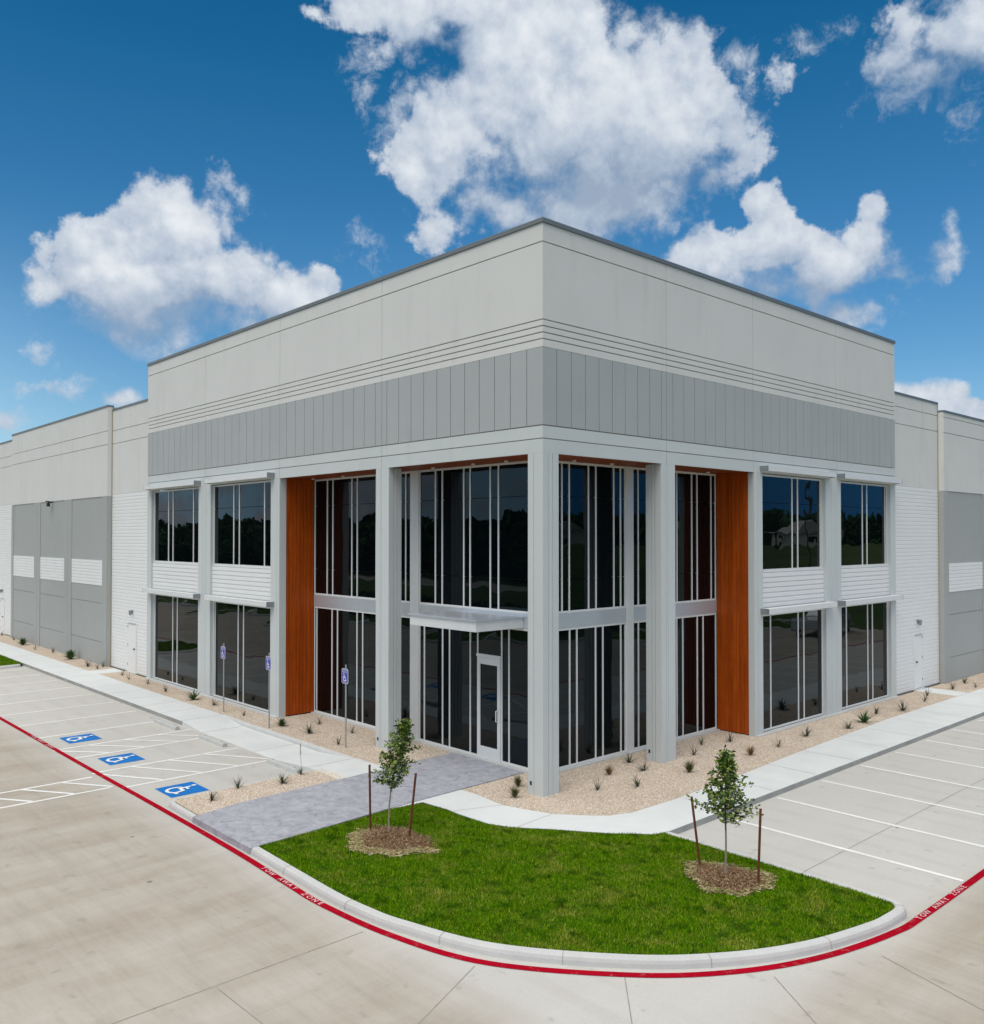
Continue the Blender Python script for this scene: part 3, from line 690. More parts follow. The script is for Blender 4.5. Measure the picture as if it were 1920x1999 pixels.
# round-the-corner free columns
def column(x0, x1, y0, y1, gx=(), gy=(), front=True):
    mb = MB(); t = .02
    mb.box(x0 + t, x1 - t, y0 + t, y1 - t, -.05, 7.43, wall_pale)
    def face(a0, a1, gs): 
        q = [a0] + list(gs) + [a1]; return [(p + (.006 if p != a0 else 0), r - (.006 if r != a1 else 0)) for p, r in zip(q[:-1], q[1:])]
    for p, r in face(x0, x1, gx): mb.box(p, r, y0, y0 + t, -.05, 7.43, wall_pale); mb.box(p, r, y1 - t, y1, -.05, 7.43, wall_pale)
    for p, r in face(y0 + t, y1 - t, gy): mb.box(x1 - t, x1, p, r, -.05, 7.43, wall_pale); mb.box(x0, x0 + t, p, r, -.05, 7.43, wall_pale)
    o = mb.build('column', bld, bevel=.004)
    mb2 = MB(); mb2.box(x0 + .2 * (x1 - x0) - .025, x0 + .2 * (x1 - x0) + .025, y0 - .012, y0, .20, .28, black_m); mb2.build('outlet_cover', o)
    return o
column(-.46, 0, 0, .50, gx=(-.28,), gy=(.17, .31))
column(-6.22, -5.64, 0, .42, gx=(-6.03, -5.97), gy=(.17, .28))
column(-.48, 0, 4.22, 4.80, gx=(-.3, -.2), gy=(4.42, 4.50))
# wood return walls
def woodwall(side, s, thick):
    mb = MB(); n = 8; d0, d1 = .22 if side == 'L' else .20, 1.235
    for i in range(n):
        a = d0 + (d1 - d0) * i / n; b = d0 + (d1 - d0) * (i + 1) / n
        sbox(mb, side, s, s + thick, a + .004, b - .004, .03, 7.44, wood)
    sbox(mb, side, s + .012, s + thick, d0, d1, .0, 7.44, dark_m)
    mb.build('wood_wall', bld)
woodwall('L', 11.40, .12); woodwall('R', 8.54, .12)
# glazing ---------------------------------------------------------------
def window(side, s0, s1, z0, z1, d, mull, wide=(), joints=(), fr=.042, head=.055, nm='window', door=None):
    f = MB(); dep = .10
    m = alu
    sbox(f, side, s0, s1, d, d + dep, z1 - head, z1, m); sbox(f, side, s0, s1, d, d + dep, z0, z0 + head, m)
    zi0, zi1 = z0 + head, z1 - head
    vs = [(s0, s0 + fr), (s1 - fr, s1)] + [(x - fr / 2, x + fr / 2) for x in mull] + list(wide)
    for a, b in vs: sbox(f, side, a, b, d + .002, d + dep - .002, zi0, zi1, m)
    fo = f.build(nm, bld, bevel=.004)
    p = MB(); vs = sorted(vs); zb = [zi0] + [z for z in joints if zi0 < z < zi1] + [zi1]
    for (a0, a1), (b0, b1) in zip(vs[:-1], vs[1:]):
        if b0 - a1 < .02: continue
        for q, r in zip(zb[:-1], zb[1:]):
            zz = q
            if door and a1 >= door[0] - .03 and b0 <= door[1] + .03: zz = max(q, door[2])
            if r - zz < .05: continue
            s_a, s_b = a1, b0
            aa = mp(side, s_a, d + .026); bb = mp(side, s_b, d + .026)
            zc0 = zz + (.008 if zz != zb[0] else 0); zc1 = r - (.008 if r != zb[-1] else 0)
            pts = [(*aa, zc0), (*bb, zc0), (*bb, zc1), (*aa, zc1)]
            if side == 'L': p.poly(pts, [(0, 3, 2, 1)][::1], glass)
            else: p.poly(pts, [(0, 1, 2, 3)][::1], glass)
    po = p.build('pane', fo)
    if joints:
        j = MB(); sbox(j, side, s0 + fr, s1 - fr, d + .07, d + .09, zi0, zi1, dark_m)
        # recessed backing seen only as a dark line through the joint
        j.build('joint_backing', fo)
    return fo
DB = .12; UZ = (4.62, 7.42); LZ = (.03, 3.38); J2 = (6.60,)
window('L', 17.23, 21.55, *UZ, DB, [17.94, 19.76, 20.18], joints=J2); window('L', 11.95, 16.25, *UZ, DB, [12.59, 14.33, 14.74], joints=J2)
window('L', 17.23, 21.55, *LZ, DB, [19.33, 19.74, 21.45]); window('L', 11.95, 16.25, *LZ, DB, [14.0, 14.38, 16.12])
window('R', 8.98, 12.73, *UZ, DB, [10.88, 11.21, 12.62 - .0], joints=J2); window('R', 13.75, 17.45, *UZ, DB, [15.55, 15.89, 17.3], joints=J2)
window('R', 8.98, 12.73, *LZ, DB, [9.61, 11.21, 11.55]); window('R', 13.75, 17.45, *LZ, DB, [14.35, 15.9, 16.26])
RD = 1.25; RUZ = (3.76, 7.44); RLZ = (.03, 3.40); JR = (4.58, 6.59)
window('L', 6.32, 11.40, *RUZ, RD, [6.57, 6.85, 8.0, 8.98, 9.27, 10.33, 10.65], joints=JR)
window('L', 1.25, 5.95, *RUZ, RD, [2.76, 3.06, 3.83, 4.08, 4.96, 5.25], joints=JR)
window('L', 6.32, 11.40, *RLZ, RD, [7.4, 7.7, 8.68, 8.98, 10.05, 10.36, 11.25])
window('L', 1.25, 5.95, *RLZ, RD, [1.7, 2.38, 2.66 - .02, 3.53, 3.82, 4.65, 4.94, 5.72], door=(2.66, 3.53, 2.60))
window('R', 1.25 + .10, 4.38, *RUZ, RD, [1.96, 2.22, 2.93, 3.21, 3.91, 4.18], joints=JR)
window('R', 4.67, 8.54, *RUZ, RD, [4.91, 5.6, 6.35, 6.63, 7.34, 7.60, 8.30], joints=JR)
window('R', 1.25 + .10, 4.38, *RLZ, RD, [2.23, 2.49, 3.19, 3.47, 4.18])
window('R', 4.67, 8.54, *RLZ, RD, [4.91, 5.6, 6.61, 6.89, 7.59, 7.88])
for side, a, b in (('L', 5.95, 6.32), ('R', 4.38, 4.67)):
    mb = MB(); sbox(mb, side, a, b, RD - .03, RD + .12, 0, 7.44, alu); mb.build('mullion_column', bld, bevel=.006)
for side, a, b, w0, w1 in (('L', 1.25, 11.40, 5.95, 6.32), ('R', 1.35, 8.54, 4.38, 4.67)):
    mb = MB()
    sbox(mb, side, a, w0, RD - .012, RD + .10, 3.402, 3.758, alu_band); sbox(mb, side, w1, b, RD - .012, RD + .10, 3.402, 3.758, alu_band)
    mb.build('floor_band', bld, bevel=.005)
    mb = MB(); sbox(mb, side, a, b, RD - .11, RD + .11, -.1, .028, kerb_m); mb.build('sill', bld)
mb = MB(); mb.box(-1.36, -1.245, 1.245, 1.36, 0, 7.44, alu); mb.build('corner_mullion', bld)
# dark interior volume behind all the glass
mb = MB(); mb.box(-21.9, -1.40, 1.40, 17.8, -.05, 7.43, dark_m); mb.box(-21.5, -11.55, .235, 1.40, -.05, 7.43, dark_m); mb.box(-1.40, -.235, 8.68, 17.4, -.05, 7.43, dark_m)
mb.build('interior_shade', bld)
# ribbed panels
def ribs(mb, side, s0, s1, d, z0, z1, pitch, mt, dep=.03):
    n = max(1, round((z1 - z0) / pitch)); h = (z1 - z0) / n
    for i in range(n):
        a = z0 + i * h
        pr = [(d, a), (d, a + h * .70), (d + dep, a + h * .78), (d + dep, a + h * .93), (d, a + h)]
        for (d0, q0), (d1, q1) in zip(pr[:-1], pr[1:]):
            pts = sring(side, [(s0, d0, q0), (s1, d0, q0), (s1, d1, q1), (s0, d1, q1)])
            mb.poly(pts, [(0, 1, 2, 3)], mt)
def spandrel(side, s0, s1):
    mb = MB(); ribs(mb, side, s0 + .03, s1 - .03, .062, 3.585, 4.60, .142, ribbed)
    sbox(mb, side, s0, s1, .10, .22, 3.40, 4.62, ribbed); sbox(mb, side, s0, s0 + .03, .068, .1, 3.585, 4.6, alu); sbox(mb, side, s1 - .03, s1, .068, .1, 3.585, 4.6, alu)
    mb.build('spandrel_panel', bld)
for side, s0, s1 in (('L', 17.23, 21.55), ('L', 11.95, 16.25), ('R', 8.98, 12.73), ('R', 13.75, 17.45)): spandrel(side, s0, s1)
# sunshades
def shade_box(side, s0, s1, z0, z1, near):
    mb = MB(); D0 = -.26
    sbox(mb, side, s0, s1, D0, .0, z1 - .025, z1, alu); sbox(mb, side, s0, s1, D0, D0 + .02, z0, z1 - .0255, alu)
    sbox(mb, side, s0, s1, -.03, .0, z0, z1 - .0255, alu)
    o = mb.build('sunshade', bld, bevel=.004)
    e = MB(); a, b = (s0 - .012, s0) if near == 0 else (s1, s1 + .012)
    sbox(e, side, s0 - .014, s0 - .001, D0 - .004, -.0, z0 - .004, z1 + .004, alu_dark); e.build('end_cap', o)
    e = MB(); sbox(e, side, s1 + .001, s1 + .014, D0 - .004, -.0, z0 - .004, z1 + .004, alu_dark); e.build('end_cap', o)
for side, A in (('L', ((17.05, 21.72), (11.72, 16.20))), ('R', ((8.86, 12.95), (13.5, 17.80)))):
    for s0, s1 in A:
        shade_box(side, s0, s1, 7.47, 7.62, 0); shade_box(side, s0, s1, 3.42, 3.575, 0)
# base ledge
mb = MB(); sbox(mb, 'L', 11.42, 21.95, -.10, .10, -.1, .028, kerb_m); mb.build('sill', bld, bevel=.006)
mb = MB(); sbox(mb, 'R', 8.6, 17.85, -.10, .10, -.1, .028, kerb_m); mb.build('sill', bld, bevel=.006)
# entrance canopy
mb = MB(); mb.box(-4.32, -1.85, -.30, 1.235, 3.42, 3.66, alu); mb.box(-4.36, -1.81, -.34, 1.235, 3.661, 3.70, alu_band)
cn = mb.build('entrance_canopy', bld, bevel=.006)
mb = MB(); mb.box(-4.25, -1.92, -.25, 1.2, 3.702, 3.706, alu_band); mb.build('canopy_deck', cn)
# door
mb = MB(); S0, S1 = 2.665, 3.505
dd = RD - .03
for a, b, z0, z1 in ((S0, S0 + .10, .03, 2.58), (S1 - .10, S1, .03, 2.58)): sbox(mb, 'L', a, b, dd, dd + .06, z0, z1, alu)
sbox(mb, 'L', S0 + .1, S1 - .1, dd + .002, dd + .058, .03, .34, alu); sbox(mb, 'L', S0 + .1, S1 - .1, dd + .002, dd + .058, 2.40, 2.58, alu)
door = mb.build('entrance_door', bld, bevel=.004)
mb = MB(); mb.poly([(-S0 - .1, dd + .03, .34), (-S1 + .1, dd + .03, .34), (-S1 + .1, dd + .03, 2.40), (-S0 - .1, dd + .03, 2.40)], [(0, 1, 2, 3)][::1], glass)
mb.build('door_glass', door)
mb = MB(); hx = -S0 - .05
mb.tube([(hx, dd, 1.02), (hx - .02, dd - .07, 1.04), (hx - .02, dd - .07, 1.30), (hx, dd, 1.32)], .014, sign_white, 8); mb.build('door_handle', door)
mb = MB(); sbox(mb, 'L', S0 - .03, S1 + .03, RD - .035, RD + .1, 2.585, 2.655, alu); mb.build('door_header', bld)
# tower side walls facing the wings (above and beside)
# ---------------------------------------------------------------- wings
def wing(side, zt, s_w, s_b, d_w, d_b, bays, ztb, s_end, lines_w, lines_b, gl):
    o = MB()
    # plain wall between tower and projecting block
    for z0, z1 in zip([7.45] + [l + .012 for l in lines_w], [l - .012 for l in lines_w] + [zt]): sbox(o, side, s_w, s_b, d_w, d_w + .05, z0, z1, wall_light)
    sbox(o, side, s_w, s_b, d_w + .03, d_w + .4, -.05, zt - .002, joint_m)
    o.build('wing_wall', bld)
    r = MB(); ribs(r, side, s_w, s_b, d_w - .002, .02, 7.45, .1415, ribbed, .014); r.build('ribbed_panel', bld)
    c = MB(); sbox(c, side, s_w, s_b, d_w - .03, d_w + .25, zt + .002, zt + .075, coping_m)
    sbox(c, side, s_b - .02, s_end + .02, d_b - .03, d_b + .25, ztb + .002, ztb + .08, coping_m); c.build('wing_coping', bld)
    # projecting block
    b = MB()
    sbox(b, side, s_b + .001, s_end, d_b + .05, d_b + .6, -.05, ztb - .003, joint_m)
    for z0, z1 in zip([7.385] + [l + .012 for l in lines_b], [l - .012 for l in lines_b] + [ztb]): sbox(b, side, s_b, s_end, d_b, d_b + .075, z0, z1, wall_light)
    # lower grey grid
    edges = []; cur = s_b
    for a, e in bays: edges.append((cur, a)); cur = e
    edges.append((cur, s_end))
    for a, e in edges:
        m_ = (a + e) / 2
        if e - a > .8 and a != s_b:
            sbox(b, side, a, m_ - .008, d_b, d_b + .075, -.05, 7.38, wing_grey); sbox(b, side, m_ + .008, e, d_b, d_b + .075, -.05, 7.38, wing_grey)
        else: sbox(b, side, a, e, d_b, d_b + .075, -.05, 7.38, wing_grey)
    for a, e in bays:
        for z0, z1 in ((-.05, gl[0] - .012), (gl[0] + .012, gl[1] - .012), (gl[1] + .012, 3.47), (4.60, 7.38)): sbox(b, side, a, e, d_b + .03, d_b + .075, z0, z1, wing_grey)
    # block side return towards the tower, with its sealant joints
    if d_w > d_b:
        sbox(b, side, s_b - .03, s_b - .001, d_b + .02, d_w, -.05, 7.38, wing_grey); sbox(b, side, s_b - .03, s_b - .001, d_b + .02, d_w, 7.385, ztb - .003, wall_light)
    b.build('wing_block', bld)
    sl = MB(); sbox(sl, side, s_b - .045, s_b - .0305, d_w - .035, d_w - .012, -.02, zt, seal_m); sl.build('sealant_joint', bld)
    for a, e in bays:
        r = MB(); sbox(r, side, a, e, d_b + .04, d_b + .075, 3.472, 4.598, ribbed); ribs(r, side, a, e, d_b + .015, 3.472, 4.598, .141, ribbed, .02); r.build('ribbed_panel', bld)
wing('L', 11.10, 21.95, 26.18, .10, -.10, [(26.75, 30.9), (31.95, 35.85), (36.87, 40.8)], 11.26, 41.2, [9.65, 10.22], [9.63, 10.22], (1.0, 2.70))
wing('R', 10.72, 17.85, 21.95, .10, -.13, [(22.35, 26.0), (27.0, 31.0), (32.0, 36.0), (37, 41), (42, 46)], 10.40, 46.4, [9.67, 10.28], [9.62, 10.22], (.95, 2.60))
# plain far part of the left wing, and right
for side, s0, s1, zt in (('L', 41.2, 70, 11.06), ('R', 46.4, 70, 10.72)):
    o = MB()
    for z0, z1 in ((7.45, 9.64), (9.665, 10.21), (10.235, zt)): sbox(o, side, s0 + .002, s1, .10, .15, z0, z1, wall_light)
    sbox(o, side, s0 + .002, s1, .13, .5, -.05, zt - .002, joint_m); o.build('wing_wall', bld)
    r = MB(); ribs(r, side, s0 + .002, s1, .098, .02, 7.45, .1415, ribbed, .014); r.build('ribbed_panel', bld)
    c = MB(); sbox(c, side, s0 + .03, s1, .07, .35, zt + .002, zt + .075, coping_m); c.build('wing_coping', bld)
# roofs (behind the parapets)
mb = MB(); mb.box(-70, -21.96, .45, 40, 10.2, 10.4, joint_m); mb.box(-21.9, -.45, 17.9, 70, 9.9, 10.1, joint_m); mb.build('roof', bld)
# service doors and wall lamps
def sdoor(side, s0, s1, d, z0, z1, hs):
    mb = MB(); sbox(mb, side, s0, s1, d - .03, d + .02, z0, z1, ribbed)
    for a, b, q, r in ((s0 - .05, s0, z0, z1 + .05), (s1, s1 + .05, z0, z1 + .05), (s0, s1, z1, z1 + .05)): sbox(mb, side, a, b, d - .018, d + .02, q, r, alu)
    sbox(mb, side, s0, s1, d - .05, d - .031, z1 - .008, z1 + .008, alu_dark)
    o = mb.build('service_door', bld, bevel=.004)
    mb = MB(); sbox(mb, side, hs - .05, hs + .05, d - .085, d - .03, z0 + .95, z0 + .99, black_m)
    mb.build('door_handle', o)
    for zz in (.25, 1.05, 1.8):
        mb = MB(); sbox(mb, side, (s1 - .01 if hs < (s0 + s1) / 2 else s0 - .015), (s1 + .015 if hs < (s0 + s1) / 2 else s0 + .01), d - .045, d - .03, z0 + zz, z0 + zz + .1, alu_dark); mb.build('hinge', o)
    mb = MB(); c = (s0 + s1) / 2
    sbox(mb, side, c - .06, c + .06, d - .05, d, z1 + .42, z1 + .56, alu_dark); sbox(mb, side, c - .05, c + .05, d - .16, d - .05, z1 + .50, z1 + .55, alu_dark); sbox(mb, side, c - .03, c + .03, d - .15, d - .06, z1 + .36, z1 + .50, alu_dark)
    mb.build('wall_lamp', bld, bevel=.004)
    mb = MB(); sbox(mb, side, s0 - .1, s1 + .1, d - .10, d + .0, -.02, .03, kerb_m); mb.build('door_threshold', bld)
sdoor('L', 23.27, 24.13, .10, .03, 2.02, 23.4); sdoor('R', 19.58, 20.24, .10, .05, 2.0, 19.72); sdoor('L', 43.3, 44.1, .10, .03, 2.02, 43.5)
mb = MB(); sbox(mb, 'L', 33.82, 33.90, -.30, -.10, 7.30, 7.38, black_m); sbox(mb, 'L', 33.80, 33.92, -.36, -.22, 7.12, 7.30, black_m); sbox(mb, 'L', 33.84, 34.25, -.32, -.27, 7.36, 7.41, black_m)
mb.build('wall_lamp', bld, bevel=.01)

# ================================================================== SITE OBJECTS
# wheel stops
def wheel_stop(x0, x1, y, label):
    e = empty('wheel_stop', ((x0 + x1) / 2, y, ZL)); setp(e, label, 'wheel stop', 'concrete wheel stops in the accessible stalls')
    h = (x1 - x0) / 2; mb = MB(); pr = [(-.085, 0), (-.065, .085), (-.035, .11), (.035, .11), (.065, .085), (.085, 0)]; n = len(pr)
    xs = [-h, -h + .03, h - .03, h]; sc = [.86, 1, 1, .86]
    V = [(x, a * k, z * k) for x, k in zip(xs, sc) for a, z in pr]
    F = [(i * n + q, i * n + q + 1, (i + 1) * n + q + 1, (i + 1) * n + q) for i in range(3) for q in range(n - 1)] + [tuple(range(n))[::-1], tuple(3 * n + q for q in range(n))]
    mb.poly(V, F, stop_m); mb.build('block', e, bevel=.006)
    for s_ in (-1, 1):
        mb = MB(); mb.tube([(s_ * h * .7, 0, .108), (s_ * h * .7, 0, .122)], .02, alu_dark, 8); mb.build('anchor_pin', e)
wheel_stop(-14.0, -12.36, -2.80, 'concrete wheel stop in the accessible stall farthest from the stamped path')
wheel_stop(-10.9, -9.42, -2.72, 'concrete wheel stop in the middle accessible stall between two hatched aisles')
wheel_stop(-7.15, -5.62, -2.64, 'concrete wheel stop in the accessible stall beside the small gravel strip')
# accessible parking signs
sign_text = [text_geo('RESERVED', .052), text_geo('PARKING', .056), text_geo('VAN ACCESSIBLE', .032)]
def sign(x, y, label):
    e = empty('parking_sign', (x, y, 0)); setp(e, label, 'parking sign', 'blue accessible parking signs along the left gravel bed')
    mb = MB(); mb.tube([(0, 0, -.1), (0, 0, 2.20)], .022, post_m, 8); mb.build('post', e)
    mb = MB(); c = .04; w_, z0, z1 = .15, 1.70, 2.10
    out_ = [(-w_ + c, z0), (w_ - c, z0), (w_, z0 + c), (w_, z1 - c), (w_ - c, z1), (-w_ + c, z1), (-w_, z1 - c), (-w_, z0 + c)]
    n = 8; mb.poly([(a, -.026, b) for a, b in out_] + [(a, -.034, b) for a, b in out_], [tuple(range(n))[::-1], tuple(range(n, 2 * n))] + [(i, (i + 1) % n, n + (i + 1) % n, n + i) for i in range(n)], sign_white)
    p = mb.build('sign_panel', e)
    mb = MB(); k = .92
    mb.poly([(a * k, -.036, (b - 1.9) * .95 + 1.9) for a, b in out_], [tuple(range(n))], sign_blue); mb.build('blue_field', p)
    mb = MB(); tf = lambda x_, y_, dz: (x_ * .24, -.0385 - dz * .35, 1.87 + y_ * .26)
    wheelchair(mb, sign_white, tf, .10); mb.build('symbol', p)
    for (v, f), zz in zip(sign_text, (2.06, 2.01, 1.735)):
        mb = MB(); mb.poly([(a, -.0385, b + zz) for a, b, _ in v], f, sign_white); mb.build('lettering', p)
sign(-13.44, -.83, 'blue accessible parking sign in front of the second window bay, farthest left')
sign(-10.28, -.93, 'blue accessible parking sign in front of the pier beside the left wood wall')
sign(-6.70, -.62, 'blue accessible parking sign before the recessed glazing, nearest the stamped path')

# ---- plants
def blade_fan(n, L, wd, spread, mt, seed, droop=.3, curve=True, up0=.2):
    r = random.Random(seed); mb = MB()
    for i in range(n):
        a = r.uniform(0, 6.283); tilt = r.uniform(up0, spread); l = L * r.uniform(.65, 1.1); ca, sa = math.cos(a), math.sin(a); w0 = wd * r.uniform(.7, 1.2)
        pts = []; x = .0; z = 0.0; t = tilt
        K = 4
        for k in range(K + 1):
            pts.append((x, z)); t2 = tilt + droop * (k / K) ** 1.5; x += math.sin(t2) * l / K; z += math.cos(t2) * l / K
        ws = [w0 * .7, w0, w0 * .8, w0 * .5, 0.0015]; V = []
        b0 = r.uniform(0, .012)
        for (px, pz), ww in zip(pts, ws):
            cx, cy = ca * (px + b0), sa * (px + b0); V += [(cx - sa * ww, cy + ca * ww, pz), (cx + ca * -.2 * ww, cy + sa * -.2 * ww, pz - .3 * ww), (cx + sa * ww, cy - ca * ww, pz)]
        F = []
        for k in range(K):
            F += [(3 * k, 3 * k + 1, 3 * k + 4, 3 * k + 3), (3 * k + 1, 3 * k + 2, 3 * k + 5, 3 * k + 4)]
        mb.poly(V, F, mt)
    return mb
PROTO = {}
def proto(kind):
    if kind == 'yucca': mb = blade_fan(34, .30, .008, 1.25, yucca_m, 3, .25)
    elif kind == 'yucca2': mb = blade_fan(26, .27, .008, 1.15, yucca_m, 11, .35)
    elif kind == 'wisp': mb = blade_fan(16, .24, .007, 1.1, yucca_m, 5, .3)
    elif kind == 'agave': mb = blade_fan(44, .42, .022, 1.3, agave_m, 8, .35)
    elif kind == 'rust': mb = blade_fan(190, .25, .0042, .75, rust_m, 21, .55, up0=.02)
    elif kind == 'olive': mb = blade_fan(210, .27, .0045, .75, olive_m, 22, .55, up0=.02)
    elif kind == 'bush': mb = blade_fan(230, .26, .010, 1.1, agave_m, 25, .5, up0=.05)
    return mb
HEAD = {'yucca': ('yucca_plant', 'yucca'), 'yucca2': ('yucca_plant', 'yucca'), 'wisp': ('yucca_plant', 'yucca'), 'agave': ('agave_plant', 'agave'), 'rust': ('ornamental_grass', 'ornamental grass'), 'olive': ('ornamental_grass', 'ornamental grass'), 'bush': ('low_shrub', 'shrub')}
GRP = {'yucca_plant': 'small yuccas planted in the gravel beds', 'agave_plant': 'larger green agaves in the gravel beds', 'ornamental_grass': 'clumps of ornamental grass in the gravel beds', 'low_shrub': 'round green shrubs along the left gravel bed'}
nprot = 0
def plant(kind, x, y, sc, label, rz=None):
    nm, cat = HEAD[kind]
    if kind not in PROTO: PROTO[kind] = o = proto(kind).build(nm)
    else:
        o = PROTO[kind].copy(); COL.objects.link(o)
    o.location = (x, y, -.004); o.scale = (sc, sc, sc); o.rotation_euler = (0, 0, random.uniform(0, 6.28) if rz is None else rz)
    setp(o, label, cat, GRP[nm]); return o
PL = [
 ('wisp', -42.57, -.2, 1.3, 'small dark yucca at the left edge of the photo, before the white far wall'),
 ('wisp', -39.7, -.3, 1.2, 'small dark yucca just left of the first round shrub by the grey block'),
 ('bush', -37.07, -.55, 1.55, 'round dark shrub nearest the left edge of the photo'),
 ('wisp', -34.55, -.64, 1.25, 'small yucca just right of the farthest round shrub'),
 ('wisp', -32.68, -.35, 1.4, 'narrow upright yucca against the grey block, left of the second round shrub'),
 ('bush', -29.76, -.45, 1.75, 'second round dark shrub, before the middle of the grey block'),
 ('yucca', -26.78, -.67, 1.25, 'dark spiky yucca right of the second round shrub'),
 ('wisp', -25.75, -.6, 1.2, 'lower yucca of the close pair at the corner of the grey block'),
 ('wisp', -26.2, -.22, 1.4, 'upper yucca of the close pair at the corner of the grey block'),
 ('wisp', -23.26, -.47, 1.25, 'small yucca just right of the service door path on the left'),
 ('wisp', -22.08, -.64, 1.25, 'small yucca below the left service door, before the tower edge'),
 ('wisp', -20.42, -.53, 1.1, 'small yucca under the leftmost lower tower window'),
 ('yucca2', -18.33, -.70, 1.0, 'spiky yucca left of the bright green agave'),
 ('agave', -16.11, -.64, 1.0, 'bright green leafy agave in front of the left window pier'),
 ('yucca', -14.68, -.58, .9, 'grey spiky yucca right of the bright agave, near the first sign post'),
 ('wisp', -12.40, -.65, .95, 'small straw coloured yucca between the two left sign posts'),
 ('bush', -10.27, -.52, .95, 'low green mound at the foot of the left wood wall pier'),
 ('yucca', -8.88, -.43, 1.25, 'large wide spiky yucca before the recessed left glazing'),
 ('wisp', -9.72, .42, 1.15, 'small yucca beside the glass sill, behind the large spiky one'),
 ('wisp', -8.05, .47, 1.2, 'small yucca by the glass sill, just behind the nearest sign post'),
 ('wisp', -7.14, -.57, 1.15, 'small yucca just left of the nearest sign post'),
 ('wisp', -6.3, .1, 1.1, 'small yucca hidden beside the portico column behind the left tree'),
 ('yucca2', -4.62, -5.34, .95, 'spiky yucca nearest the kerb end of the small gravel strip'),
 ('wisp', -5.10, -4.50, 1.3, 'thin spiky yucca on the stall edge of the small gravel strip'),
 ('yucca', -4.77, -3.58, 1.0, 'dense spiky yucca midway along the small gravel strip'),
 ('yucca2', -5.15, -2.88, .75, 'yucca with a tall flower stalk at the wheel stop'),
 ('olive', -.99, .21, .95, 'upper olive grass clump beside the stamped path and corner column'),
 ('olive', -.42, -.45, .95, 'lower olive grass clump left of the corner column foot'),
 ('yucca2', -.60, 3.69, 1.1, 'spiky yucca left of the right portico column at the glass'),
 ('rust', -.22, 2.46, .95, 'orange tipped grass clump left of the right portico column'),
 ('wisp', .42, 1.28, 1.15, 'small yucca nearest the corner column on its right'),
 ('yucca2', .86, 2.15, 1.05, 'low spiky yucca nearest the curved sidewalk edge'),
 ('yucca', .11, 3.34, .95, 'green spiky yucca in front of the right portico column'),
 ('olive', .93, 4.04, 1.1, 'large olive grass clump right of the right portico column'),
 ('wisp', .06, 5.49, 1.2, 'small yucca behind the large olive grass clump'),
 ('wisp', -.48, 6.62, 1.15, 'small yucca in the recess between column and right wood wall'),
 ('yucca', -.17, 7.54, .95, 'grey spiky yucca at the foot of the right wood wall'),
 ('rust', 1.04, 6.57, 1.05, 'large orange grass clump before the right wood wall'),
 ('wisp', 1.05, 7.92, 1.2, 'small spiky yucca right of the large orange grass clump'),
 ('yucca', .94, 9.66, 1.1, 'grey spiky yucca under the first lower window right of the wood wall'),
 ('yucca', 1.30, 11.47, 1.1, 'upright spiky yucca left of the biggest agave on the right'),
 ('agave', 1.19, 12.67, 1.0, 'biggest dark green agave in the right gravel bed'),
 ('yucca2', .87, 14.24, 1.05, 'spiky yucca just right of the biggest agave'),
 ('yucca', 1.22, 15.43, 1.3, 'wide spiky yucca under the last right window'),
 ('wisp', 1.04, 17.6, 1.3, 'lower yucca of the pair before the right service door'),
 ('wisp', .66, 18.8, 1.35, 'upper yucca of the pair before the right service door'),
 ('yucca2', .75, 20.9, 1.2, 'dark yucca past the right service door path'),
 ('yucca2', .57, 22.6, 1.2, 'yucca against the grey block at the right edge of the photo'),
 ('wisp', 1.2, 21.9, 1.1, 'small straw yucca near the walk at the right edge of the photo'),
]
for k, x, y, s_, lb in PL:
    o = plant(k, x, y, s_, lb)
    if 'flower stalk' in lb:
        r = random.Random(4); mb = MB(); mb.tube([(0, 0, 0), (.01, 0, .3), (-.02, .01, .7), (-.03, .02, .98)], [.007, .006, .005, .004], trunk_m, 5)
        for q in range(16):
            z = .62 + q * .02; a = r.uniform(0, 6.28); mb.tube([(-.02, .01, z), (-.02 + .03 * math.cos(a), .01 + .03 * math.sin(a), z + .02)], [.010, .004], rust_m, 5)
        mb.build('flower_stalk', o)

